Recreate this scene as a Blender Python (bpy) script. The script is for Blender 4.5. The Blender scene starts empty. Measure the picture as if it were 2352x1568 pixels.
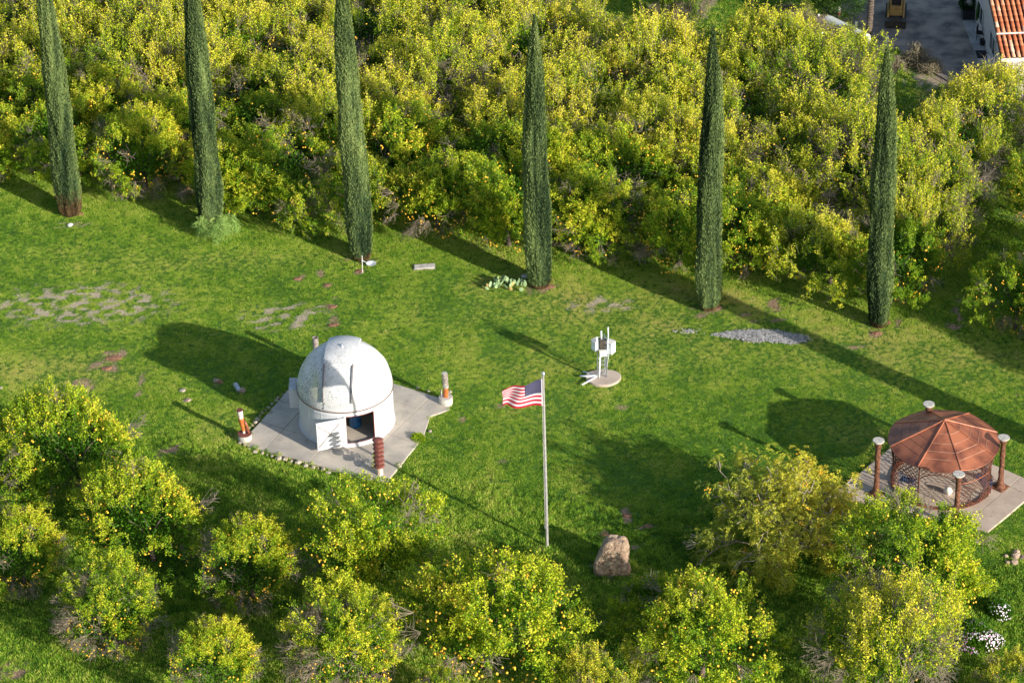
import bpy, math, random
import numpy as np
from mathutils import Vector, Matrix, noise as mnoise

rng = np.random.default_rng(7)
random.seed(7)
scene = bpy.context.scene
C = scene.collection
R_ = math.radians

# ------------------------------------------------------------------ camera
FPX = 6800.0            # focal length in units of a 2352 px wide frame
DEP = R_(32.3)          # depression of the optical axis
ROLL = R_(1.73)
H_CAM = 80.8
cF = np.array([0, math.cos(DEP), -math.sin(DEP)])
cR0 = np.array([1.0, 0, 0]); cU0 = np.array([0, math.sin(DEP), math.cos(DEP)])
cR = cR0 * math.cos(ROLL) - cU0 * math.sin(ROLL)
cU = cU0 * math.cos(ROLL) + cR0 * math.sin(ROLL)
EYE = np.array([0, 0, H_CAM])
cam_d = bpy.data.cameras.new('camera'); cam = bpy.data.objects.new('camera', cam_d); C.objects.link(cam)
cam_d.sensor_width = 36; cam_d.lens = FPX / 2352 * 36
cam_d.clip_start = 1; cam_d.clip_end = 4000
cam.matrix_world = Matrix(((cR[0], cU[0], -cF[0], EYE[0]), (cR[1], cU[1], -cF[1], EYE[1]), (cR[2], cU[2], -cF[2], EYE[2]), (0, 0, 0, 1)))
scene.camera = cam

# ------------------------------------------------------------------ light
SUN_EL = R_(19.0)
SUN_H = np.array([0.722, -0.692])         # horizontal direction towards the sun
SUN_H = SUN_H / np.linalg.norm(SUN_H)
world = bpy.data.worlds.new('World'); scene.world = world; world.use_nodes = True
wn = world.node_tree.nodes; wl = world.node_tree.links
bg = wn['Background']; sky = wn.new('ShaderNodeTexSky'); sky.sky_type = 'NISHITA'; sky.sun_disc = False
sky.sun_elevation = SUN_EL; sky.sun_rotation = math.atan2(SUN_H[0], SUN_H[1])
bg.inputs['Strength'].default_value = 0.14
wl.new(sky.outputs[0], bg.inputs[0])
sun_d = bpy.data.lights.new('sun', 'SUN'); sun = bpy.data.objects.new('sun', sun_d); C.objects.link(sun)
sun_d.energy = 5.0; sun_d.angle = R_(0.5); sun_d.color = (1.0, 0.93, 0.82)
sdir = Vector((SUN_H[0] * math.cos(SUN_EL), SUN_H[1] * math.cos(SUN_EL), math.sin(SUN_EL)))
sun.rotation_euler = sdir.to_track_quat('Z', 'Y').to_euler()
sun.location = (60, -40, 60)
scene.view_settings.view_transform = 'Standard'; scene.view_settings.look = 'None'
scene.view_settings.gamma = 1.0; scene.view_settings.use_curve_mapping = False
scene.view_settings.exposure = 0.6
scene.cycles.max_bounces = 6; scene.cycles.diffuse_bounces = 3; scene.cycles.transmission_bounces = 3
scene.cycles.transparent_max_bounces = 4

# ------------------------------------------------------------------ measuring helpers (real points on real heights)
def at(px, py, z=0.0):
    """the point at height z seen at frame position (px,py) of a 2352x1568 frame"""
    d = cF + cR * (px - 1176) / FPX + cU * (784 - py) / FPX
    return EYE + d * ((z - H_CAM) / d[2])
def proj(p):
    v = np.asarray(p, float) - EYE
    d = v @ cF
    return 1176 + FPX * (v @ cR) / d, 784 - FPX * (v @ cU) / d
def solve_y(p, u, y, hi=30.0):
    """how far along u from p until the point is seen at height y"""
    lo = 0.0
    for _ in range(50):
        m = (lo + hi) / 2
        if proj(np.asarray(p) + np.asarray(u) * m)[1] > y: lo = m
        else: hi = m
    return lo
def zoom(ox, oy, s):
    return lambda X, Y: ((ox + X / s) / 1.0884, (oy + Y / s) / 1.0884)
Z1 = zoom(560, 800, 3.794); Z2 = zoom(1220, 780, 5.6); Z3 = zoom(2100, 960, 3.92); Z4 = zoom(1960, 0, 3.92)
Z6 = zoom(1340, 1180, 5.228)

def gz(x, y):
    return 0.035 * (np.sin(x * 0.31 + 1) * np.cos(y * 0.27) + 0.6 * np.sin(x * 0.9 + y * 0.7) + 0.4 * np.cos(x * 1.7 - y * 1.3))

class SN:
    """cheap smooth numpy noise in 2D or 3D, roughly -1..1"""
    def __init__(s, seed, dim=2, n=14, lo=0.6, hi=1.8):
        r = np.random.default_rng(seed)
        k = r.normal(size=(n, dim)); k /= np.linalg.norm(k, axis=1)[:, None]
        s.k = k * r.uniform(lo, hi, (n, 1)); s.p = r.uniform(0, 6.28, n)
    def __call__(s, P, f=1.0):
        P = np.asarray(P)
        a = (P * f) @ s.k.T + s.p
        return np.sin(a).sum(-1) / math.sqrt(len(s.p)) * 1.1

# ------------------------------------------------------------------ materials
def new_mat(name):
    m = bpy.data.materials.new(name); m.use_nodes = True
    n = m.node_tree.nodes; return m, n, m.node_tree.links, n['Principled BSDF']
def ramp(n, stops, interp='LINEAR'):
    r = n.new('ShaderNodeValToRGB'); r.color_ramp.interpolation = interp
    e = r.color_ramp.elements
    while len(e) < len(stops): e.new(0.5)
    for i, (p, c) in enumerate(stops):
        e[i].position = p; e[i].color = (*c, 1)
    return r
def simple(name, base, dark=None, scale=3.0, rough=0.6, metal=0.0, bump=0.0, bscale=20, detail=6, lo=0.35, hi=0.65):
    """two-tone procedural noise paint / stone / metal"""
    m, n, l, b = new_mat(name)
    dark = dark or tuple(c * 0.75 for c in base)
    tc = n.new('ShaderNodeTexCoord')
    t = n.new('ShaderNodeTexNoise'); t.inputs['Scale'].default_value = scale; t.inputs['Detail'].default_value = detail
    l.new(tc.outputs['Object'], t.inputs['Vector'])
    r = ramp(n, [(lo, dark), (hi, base)]); l.new(t.outputs['Fac'], r.inputs[0]); l.new(r.outputs[0], b.inputs['Base Color'])
    b.inputs['Roughness'].default_value = rough; b.inputs['Metallic'].default_value = metal
    if bump:
        t2 = n.new('ShaderNodeTexNoise'); t2.inputs['Scale'].default_value = bscale; t2.inputs['Detail'].default_value = 5
        l.new(tc.outputs['Object'], t2.inputs['Vector'])
        bp = n.new('ShaderNodeBump'); bp.inputs['Strength'].default_value = bump; bp.inputs['Distance'].default_value = 0.05
        l.new(t2.outputs['Fac'], bp.inputs['Height']); l.new(bp.outputs[0], b.inputs['Normal'])
    return m
def leaf_mat(name, stops, transl=0.35, gloss=0.25, rough=0.5, objvar=0.12, attr='tint', instancer=False):
    """leaf colour chosen per leaf by the stored attribute, each plant a little different"""
    m, n, l, b = new_mat(name)
    a = n.new('ShaderNodeAttribute'); a.attribute_name = attr
    if instancer: a.attribute_type = 'INSTANCER'
    oi = n.new('ShaderNodeObjectInfo')
    mm = n.new('ShaderNodeMath'); mm.operation = 'MULTIPLY_ADD'
    l.new(oi.outputs['Random'], mm.inputs[0]); mm.inputs[1].default_value = objvar; mm.inputs[2].default_value = -objvar / 2
    ad = n.new('ShaderNodeMath'); ad.operation = 'ADD'; ad.use_clamp = True
    l.new(a.outputs['Fac'], ad.inputs[0]); l.new(mm.outputs[0], ad.inputs[1])
    if instancer:
        a2 = n.new('ShaderNodeAttribute'); a2.attribute_name = 'blade'; l.new(a2.outputs['Fac'], ad.inputs[1])
    r = ramp(n, stops); l.new(ad.outputs[0], r.inputs[0])
    l.new(r.outputs[0], b.inputs['Base Color']); b.inputs['Roughness'].default_value = rough
    b.inputs['Specular IOR Level'].default_value = gloss
    tr = n.new('ShaderNodeBsdfTranslucent')
    l.new(r.outputs[0], tr.inputs['Color'])
    mx = n.new('ShaderNodeMixShader'); mx.inputs[0].default_value = transl
    l.new(b.outputs[0], mx.inputs[1]); l.new(tr.outputs[0], mx.inputs[2])
    l.new(mx.outputs[0], n['Material Output'].inputs['Surface'])
    return m

M = {}
M['lemon_leaf'] = leaf_mat('lemon_leaf', [(0.0, (0.035, 0.11, 0.008)), (0.28, (0.13, 0.30, 0.014)), (0.5, (0.29, 0.42, 0.018)), (0.75, (0.58, 0.63, 0.03)), (1.0, (0.86, 0.76, 0.07))], 0.33, 0.16, 0.5, 0.14)
M['cypress'] = leaf_mat('cypress_foliage', [(0.0, (0.012, 0.028, 0.012)), (0.3, (0.05, 0.085, 0.035)), (0.55, (0.145, 0.205, 0.065)), (1.0, (0.30, 0.36, 0.13))], 0.1, 0.1, 0.8, 0.05)
M['cypress_brown'] = leaf_mat('cypress_dry_foliage', [(0.0, (0.05, 0.03, 0.015)), (1.0, (0.22, 0.15, 0.07))], 0.1, 0.1, 0.8, 0.05)
M['shrub_leaf'] = leaf_mat('yellow_shrub_leaf', [(0.0, (0.12, 0.19, 0.04)), (0.4, (0.46, 0.50, 0.05)), (0.8, (0.85, 0.70, 0.07)), (1.0, (0.60, 0.32, 0.05))], 0.35, 0.2, 0.6, 0.0)
M['bush_leaf'] = leaf_mat('sumac_leaf', [(0.0, (0.06, 0.16, 0.03)), (0.5, (0.28, 0.47, 0.11)), (1.0, (0.50, 0.64, 0.20))], 0.35, 0.2, 0.6, 0.0)
M['pine_leaf'] = leaf_mat('pine_needles', [(0.0, (0.015, 0.04, 0.01)), (0.6, (0.07, 0.15, 0.025)), (1.0, (0.14, 0.24, 0.04))], 0.2, 0.1, 0.7, 0.0)
M['palm_leaf'] = leaf_mat('palm_frond', [(0.0, (0.03, 0.07, 0.01)), (1.0, (0.14, 0.2, 0.04))], 0.25, 0.3, 0.5, 0.0)
M['grass_green'] = leaf_mat('grass_blade', [(0.0, (0.02, 0.07, 0.012)), (0.22, (0.085, 0.23, 0.026)), (0.42, (0.27, 0.48, 0.030)), (0.60, (0.52, 0.60, 0.09)), (0.8, (0.62, 0.56, 0.18)), (1.0, (0.60, 0.52, 0.20))], 0.3, 0.15, 0.6, 0.0, instancer=True)
M['bark'] = simple('bark', (0.16, 0.12, 0.09), (0.06, 0.045, 0.035), 8, 0.9, bump=0.6)
M['twig'] = simple('grey_twig', (0.33, 0.275, 0.20), (0.17, 0.135, 0.095), 3, 0.9)
M['twig_green'] = simple('green_shoot', (0.16, 0.2, 0.05), (0.12, 0.1, 0.04), 3, 0.8)
M['pale_branch'] = simple('pale_branch', (0.5, 0.42, 0.32), (0.25, 0.2, 0.15), 4, 0.9)
M['lemon'] = simple('lemon_peel', (0.95, 0.60, 0.05), (0.92, 0.46, 0.03), 2, 0.45)
M['flower_yellow'] = simple('yellow_blossom', (0.85, 0.48, 0.02), (0.8, 0.36, 0.02), 4, 0.6)
M['petal_white'] = simple('white_petal', (0.8, 0.72, 0.78), (0.72, 0.6, 0.72), 4, 0.6)
M['petal_pink'] = simple('pink_petal', (0.5, 0.22, 0.42), (0.38, 0.13, 0.33), 4, 0.6)
M['cactus'] = simple('cactus_pad', (0.3, 0.42, 0.2), (0.2, 0.3, 0.14), 4, 0.6)
M['cactus_dry'] = simple('cactus_pad_yellowed', (0.55, 0.45, 0.15), (0.45, 0.28, 0.12), 4, 0.6)
M['rust'] = simple('rusted_steel', (0.43, 0.150, 0.075), (0.17, 0.058, 0.035), 1.1, 0.5, 0.3, 0.12, 30, lo=0.38, hi=0.6)
M['rust_dark'] = simple('dark_rusted_steel', (0.17, 0.06, 0.035), (0.07, 0.03, 0.022), 5, 0.75, 0.2, 0.3, 25)
M['rust_seam'] = simple('welded_seam', (0.62, 0.38, 0.26), (0.42, 0.2, 0.12), 3, 0.4, 0.5)
M['rust_column'] = simple('rusted_column', (0.25, 0.10, 0.05), (0.05, 0.02, 0.013), 9, 0.85, 0.1, 1.0, 14)
M['rust_disc'] = simple('rusted_disc', (0.24, 0.075, 0.055), (0.15, 0.045, 0.035), 6, 0.7, 0.15, 0.2)
M['orange_paint'] = simple('worn_orange_paint', (0.60, 0.17, 0.03), (0.32, 0.08, 0.03), 4, 0.6, 0, 0.1)
M['pipe_grey'] = simple('weathered_pipe', (0.48, 0.44, 0.41), (0.22, 0.17, 0.14), 6, 0.6, 0.2)
M['pipe_pale'] = simple('pale_pipe', (0.72, 0.64, 0.58), (0.5, 0.36, 0.3), 5, 0.6)
M['rail_grey'] = simple('dull_grey_rail', (0.2, 0.19, 0.2), (0.12, 0.1, 0.1), 6, 0.7)
M['steel'] = simple('galvanised_steel', (0.62, 0.64, 0.66), (0.45, 0.47, 0.5), 9, 0.4, 0.55)
M['pole'] = simple('brushed_pole', (0.66, 0.64, 0.62), (0.5, 0.48, 0.46), 9, 0.38, 0.5)
M['white_box'] = simple('white_enclosure', (0.82, 0.83, 0.86), (0.7, 0.72, 0.76), 2, 0.45)
M['white_trim'] = simple('white_trim', (0.8, 0.78, 0.74), (0.6, 0.56, 0.5), 5, 0.5)
M['white_tank'] = simple('white_tank', (0.74, 0.76, 0.76), (0.58, 0.62, 0.62), 2, 0.5)
M['red'] = simple('red_paint', (0.6, 0.05, 0.05), (0.4, 0.03, 0.03), 5, 0.5)
M['drum'] = simple('cast_concrete', (0.55, 0.52, 0.46), (0.38, 0.35, 0.31), 6, 0.9, bump=0.3)
M['stone_pale'] = simple('pale_stone', (0.50, 0.44, 0.35), (0.24, 0.19, 0.14), 7, 0.9, bump=0.5)
M['stone_brown'] = simple('brown_stone', (0.46, 0.34, 0.24), (0.24, 0.17, 0.13), 5, 0.9, bump=0.5)
M['soil'] = simple('bare_soil', (0.32, 0.16, 0.09), (0.17, 0.085, 0.05), 6, 0.95, bump=0.8)
M['black'] = simple('black_rubber', (0.02, 0.02, 0.022), (0.012, 0.012, 0.013), 5, 0.7)
M['dark_metal'] = simple('dark_worn_metal', (0.09, 0.075, 0.06), (0.045, 0.038, 0.032), 4, 0.6, 0.4)
M['loader_yellow'] = simple('faded_yellow_paint', (0.52, 0.31, 0.09), (0.36, 0.2, 0.06), 3, 0.5)
M['glass'] = simple('dark_glass', (0.05, 0.07, 0.08), (0.03, 0.04, 0.05), 2, 0.12)
M['blue'] = simple('blue_cloth', (0.02, 0.16, 0.42), (0.01, 0.08, 0.25), 4, 0.6)
M['bench_blue'] = simple('dark_blue_bench', (0.05, 0.07, 0.14), (0.03, 0.04, 0.08), 6, 0.6)
M['stucco'] = simple('stucco', (0.60, 0.54, 0.52), (0.52, 0.47, 0.45), 2, 0.9, bump=0.2, bscale=60)
M['mat_black'] = simple('doormat', (0.012, 0.012, 0.02), None, 9, 0.9)
M['flag_red'] = simple('flag_red', (0.42, 0.006, 0.03), (0.36, 0.005, 0.025), 2, 0.8)
M['flag_white'] = simple('flag_white', (0.58, 0.54, 0.58), (0.54, 0.50, 0.54), 2, 0.8)
M['flag_blue'] = simple('flag_blue', (0.012, 0.014, 0.075), (0.01, 0.011, 0.06), 2, 0.8)
M['dry_grass'] = leaf_mat('dry_brush', [(0.0, (0.12, 0.10, 0.06)), (0.5, (0.34, 0.30, 0.2)), (1.0, (0.5, 0.45, 0.28))], 0.2, 0.1, 0.9, 0.0)
M['gravel'] = leaf_mat('gravel_chip', [(0.0, (0.12, 0.12, 0.115)), (0.5, (0.30, 0.29, 0.28)), (1.0, (0.55, 0.54, 0.52))], 0.0, 0.2, 0.8, 0.0)

# weathered white dome paint: mildew specks, a yellow-green streak, grey bloom on the upper shutter
def dome_mat(name, grey=0.0):
    m, n, l, b = new_mat(name)
    tc = n.new('ShaderNodeTexCoord')
    def noise(s, d, sc=(1, 1, 1)):
        mp = n.new('ShaderNodeMapping'); mp.inputs['Scale'].default_value = sc; l.new(tc.outputs['Object'], mp.inputs[0])
        t = n.new('ShaderNodeTexNoise'); t.inputs['Scale'].default_value = s; t.inputs['Detail'].default_value = d
        l.new(mp.outputs[0], t.inputs[0]); return t
    def mix(fac, a, col):
        x = n.new('ShaderNodeMixRGB'); l.new(fac, x.inputs[0])
        if isinstance(a, tuple): x.inputs[1].default_value = (*a, 1)
        else: l.new(a, x.inputs[1])
        x.inputs[2].default_value = (*col, 1); return x.outputs[0]
    a = noise(1.6, 6); ra = ramp(n, [(0.4, (0, 0, 0)), (0.62, (0.5 + grey, 0.5 + grey, 0.5 + grey))]); l.new(a.outputs['Fac'], ra.inputs[0])
    c = mix(ra.outputs[0], (0.60, 0.60, 0.59), (0.44, 0.45, 0.45))
    sep = n.new('ShaderNodeSeparateXYZ'); l.new(tc.outputs['Object'], sep.inputs[0])
    # streak on the left flank
    d = n.new('ShaderNodeMath'); d.operation = 'MULTIPLY_ADD'; l.new(sep.outputs['X'], d.inputs[0]); d.inputs[1].default_value = 1.0; d.inputs[2].default_value = 1.28
    ab = n.new('ShaderNodeMath'); ab.operation = 'ABSOLUTE'; l.new(d.outputs[0], ab.inputs[0])
    rs = ramp(n, [(0.0, (1, 1, 1)), (0.42, (0, 0, 0))]); l.new(ab.outputs[0], rs.inputs[0])
    z2 = ramp(n, [(0.12, (0, 0, 0)), (0.3, (1, 1, 1)), (0.62, (1, 1, 1)), (0.8, (0, 0, 0))])
    zz = n.new('ShaderNodeMath'); zz.operation = 'MULTIPLY'; zz.inputs[1].default_value = 0.42; l.new(sep.outputs['Z'], zz.inputs[0]); l.new(zz.outputs[0], z2.inputs[0])
    st = noise(2.2, 4, (1, 1, 0.5))
    m1 = n.new('ShaderNodeMath'); m1.operation = 'MULTIPLY'; l.new(rs.outputs[0], m1.inputs[0]); l.new(z2.outputs[0], m1.inputs[1])
    m2 = n.new('ShaderNodeMath'); m2.operation = 'MULTIPLY'; l.new(m1.outputs[0], m2.inputs[0]); l.new(st.outputs['Fac'], m2.inputs[1])
    c = mix(m2.outputs[0], c, (0.38, 0.43, 0.18))
    # specks denser to the left
    s1 = noise(17, 3); s2 = noise(2.0, 3)
    xr = ramp(n, [(0.1, (0.11, 0.11, 0.11)), (0.75, (0.0, 0, 0))])
    xs = n.new('ShaderNodeMath'); xs.operation = 'MULTIPLY_ADD'; xs.inputs[1].default_value = 0.25; xs.inputs[2].default_value = 0.5; l.new(sep.outputs['X'], xs.inputs[0]); l.new(xs.outputs[0], xr.inputs[0])
    q = n.new('ShaderNodeMath'); q.operation = 'MULTIPLY_ADD'; l.new(s2.outputs['Fac'], q.inputs[0]); q.inputs[1].default_value = 0.22; l.new(s1.outputs['Fac'], q.inputs[2])
    q2 = n.new('ShaderNodeMath'); q2.operation = 'ADD'; l.new(q.outputs[0], q2.inputs[0]); l.new(xr.outputs[0], q2.inputs[1])
    rp = ramp(n, [(0.765, (0, 0, 0)), (0.81, (0.95, 0.95, 0.95))]); l.new(q2.outputs[0], rp.inputs[0])
    c = mix(rp.outputs[0], c, (0.20, 0.19, 0.16))
    l.new(c, b.inputs['Base Color']); b.inputs['Roughness'].default_value = 0.5
    return m
M['dome'] = dome_mat('weathered_dome_paint'); M['shutter'] = dome_mat('weathered_shutter_paint', 0.3)
M['dome_wall'] = simple('white_wall_paint', (0.64, 0.65, 0.67), (0.58, 0.59, 0.61), 1.5, 0.42)

def concrete(name, base, dark, stain):
    m, n, l, b = new_mat(name)
    tc = n.new('ShaderNodeTexCoord')
    geo = n.new('ShaderNodeNewGeometry')
    t = n.new('ShaderNodeTexNoise'); t.inputs['Scale'].default_value = 0.9; t.inputs['Detail'].default_value = 8; l.new(geo.outputs['Position'], t.inputs[0])
    r = ramp(n, [(0.36, dark), (0.62, base)]); l.new(t.outputs['Fac'], r.inputs[0])
    t2 = n.new('ShaderNodeTexNoise'); t2.inputs['Scale'].default_value = 5; t2.inputs['Detail'].default_value = 6; l.new(geo.outputs['Position'], t2.inputs[0])
    r2 = ramp(n, [(0.58, (0, 0, 0)), (0.75, (0.55, 0.55, 0.55))]); l.new(t2.outputs['Fac'], r2.inputs[0])
    mx = n.new('ShaderNodeMixRGB'); l.new(r2.outputs[0], mx.inputs[0]); l.new(r.outputs[0], mx.inputs[1]); mx.inputs[2].default_value = (*stain, 1)
    l.new(mx.outputs[0], b.inputs['Base Color']); b.inputs['Roughness'].default_value = 0.85
    bp = n.new('ShaderNodeBump'); bp.inputs['Strength'].default_value = 0.2; bp.inputs['Distance'].default_value = 0.02
    l.new(t2.outputs['Fac'], bp.inputs['Height']); l.new(bp.outputs[0], b.inputs['Normal'])
    return m
M['concrete'] = concrete('pad_concrete', (0.52, 0.455, 0.37), (0.37, 0.33, 0.28), (0.24, 0.2, 0.16))
M['concrete_pink'] = concrete('pinkish_concrete', (0.52, 0.42, 0.33), (0.42, 0.33, 0.26), (0.34, 0.22, 0.14))
M['asphalt'] = concrete('worn_asphalt', (0.34, 0.28, 0.23), (0.11, 0.10, 0.095), (0.40, 0.33, 0.26))
M['patio'] = concrete('patio_concrete', (0.42, 0.39, 0.38), (0.26, 0.25, 0.25), (0.14, 0.12, 0.11))

m, n, l, b = new_mat('roof_tile_clay'); M['tile'] = m
oi = n.new('ShaderNodeObjectInfo'); geo = n.new('ShaderNodeNewGeometry')
t = n.new('ShaderNodeTexNoise'); t.inputs['Scale'].default_value = 4; t.inputs['Detail'].default_value = 5; l.new(geo.outputs['Position'], t.inputs[0])
ma = n.new('ShaderNodeMath'); ma.operation = 'MULTIPLY_ADD'; l.new(t.outputs['Fac'], ma.inputs[0]); ma.inputs[1].default_value = 0.5; l.new(oi.outputs['Random'], ma.inputs[2])
r = ramp(n, [(0.25, (0.40, 0.11, 0.04)), (0.6, (0.50, 0.18, 0.075)), (0.82, (0.60, 0.33, 0.20)), (1.0, (0.70, 0.53, 0.38))])
ma2 = n.new('ShaderNodeMath'); ma2.operation = 'MULTIPLY'; ma2.inputs[1].default_value = 0.8; l.new(ma.outputs[0], ma2.inputs[0])
l.new(ma2.outputs[0], r.inputs[0]); l.new(r.outputs[0], b.inputs['Base Color']); b.inputs['Roughness'].default_value = 0.8

# boulder
m, n, l, b = new_mat('boulder_rock'); M['boulder'] = m
tc = n.new('ShaderNodeTexCoord')
t = n.new('ShaderNodeTexNoise'); t.inputs['Scale'].default_value = 3.0; t.inputs['Detail'].default_value = 10; t.inputs['Roughness'].default_value = 0.72; l.new(tc.outputs['Object'], t.inputs[0])
r = ramp(n, [(0.36, (0.20, 0.125, 0.085)), (0.5, (0.33, 0.23, 0.155)), (0.62, (0.52, 0.40, 0.27))]); l.new(t.outputs['Fac'], r.inputs[0])
l.new(r.outputs[0], b.inputs['Base Color']); b.inputs['Roughness'].default_value = 0.85
t2 = n.new('ShaderNodeTexNoise'); t2.inputs['Scale'].default_value = 7; t2.inputs['Detail'].default_value = 9; l.new(tc.outputs['Object'], t2.inputs[0])
bp = n.new('ShaderNodeBump'); bp.inputs['Strength'].default_value = 1.0; bp.inputs['Distance'].default_value = 0.16; l.new(t2.outputs['Fac'], bp.inputs['Height']); l.new(bp.outputs[0], b.inputs['Normal'])

# ground: soil and thatch under the grass, bare patches from the stored attributes
m, n, l, b = new_mat('ground_soil_and_thatch'); M['ground'] = m
geo = n.new('ShaderNodeNewGeometry')
def tex(s, d, ro=0.6):
    t = n.new('ShaderNodeTexNoise'); t.inputs['Scale'].default_value = s; t.inputs['Detail'].default_value = d; t.inputs['Roughness'].default_value = ro
    l.new(geo.outputs['Position'], t.inputs[0]); return t
tg = tex(6.0, 8, 0.75); rg = ramp(n, [(0.35, (0.03, 0.085, 0.012)), (0.6, (0.10, 0.19, 0.025)), (0.75, (0.20, 0.26, 0.05))]); l.new(tg.outputs['Fac'], rg.inputs[0])
tf = tex(9, 4)
def masked(prev, attr, c0, c1, sc):
    at_ = n.new('ShaderNodeAttribute'); at_.attribute_name = attr
    s = n.new('ShaderNodeMath'); s.operation = 'MULTIPLY_ADD'; l.new(tf.outputs['Fac'], s.inputs[0]); s.inputs[1].default_value = sc; l.new(at_.outputs['Fac'], s.inputs[2])
    s2 = n.new('ShaderNodeMath'); s2.operation = 'SUBTRACT'; l.new(s.outputs[0], s2.inputs[0]); s2.inputs[1].default_value = sc * 0.5
    rr = ramp(n, [(0.3, (0, 0, 0)), (0.75, (1, 1, 1))]); l.new(s2.outputs[0], rr.inputs[0])
    col = ramp(n, [(0.35, c0), (0.65, c1)]); l.new(tf.outputs['Fac'], col.inputs[0])
    mx = n.new('ShaderNodeMixRGB'); l.new(rr.outputs[0], mx.inputs[0]); l.new(prev, mx.inputs[1]); l.new(col.outputs[0], mx.inputs[2]); return mx.outputs[0]
c = masked(rg.outputs[0], 'tan', (0.30, 0.24, 0.15), (0.50, 0.42, 0.31), 1.3)
c = masked(c, 'dirt', (0.19, 0.12, 0.075), (0.42, 0.28, 0.19), 1.2)
l.new(c, b.inputs['Base Color']); b.inputs['Roughness'].default_value = 0.95; b.inputs['Specular IOR Level'].default_value = 0.1
bp = n.new('ShaderNodeBump'); bp.inputs['Strength'].default_value = 0.8; bp.inputs['Distance'].default_value = 0.06; l.new(tf.outputs['Fac'], bp.inputs['Height']); l.new(bp.outputs[0], b.inputs['Normal'])

# ------------------------------------------------------------------ mesh helpers
def np_mesh(name, verts, faces, mat=None, attr=None, smooth=False):
    """verts (n,3); faces (m,k) of one size, or list of such arrays; attr per face value -> POINT/FACE attribute 'tint'"""
    if not isinstance(faces, list): faces = [faces]
    me = bpy.data.meshes.new(name)
    verts = np.asarray(verts, np.float32)
    me.vertices.add(len(verts)); me.vertices.foreach_set('co', verts.ravel())
    nl = sum(f.size for f in faces); nf = sum(len(f) for f in faces)
    me.loops.add(nl); me.polygons.add(nf)
    me.loops.foreach_set('vertex_index', np.concatenate([f.ravel() for f in faces]).astype(np.int32))
    sizes = np.concatenate([np.full(len(f), f.shape[1], np.int32) for f in faces])
    starts = np.concatenate([[0], np.cumsum(sizes)[:-1]]).astype(np.int32)
    me.polygons.foreach_set('loop_start', starts)
    me.update(calc_edges=True)
    if smooth: me.polygons.foreach_set('use_smooth', np.ones(nf, bool))
    if attr is not None:
        a = me.attributes.new('tint', 'FLOAT', 'FACE'); a.data.foreach_set('value', np.asarray(attr, np.float32))
    if mat: me.materials.append(mat)
    me.validate()
    return me

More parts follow.
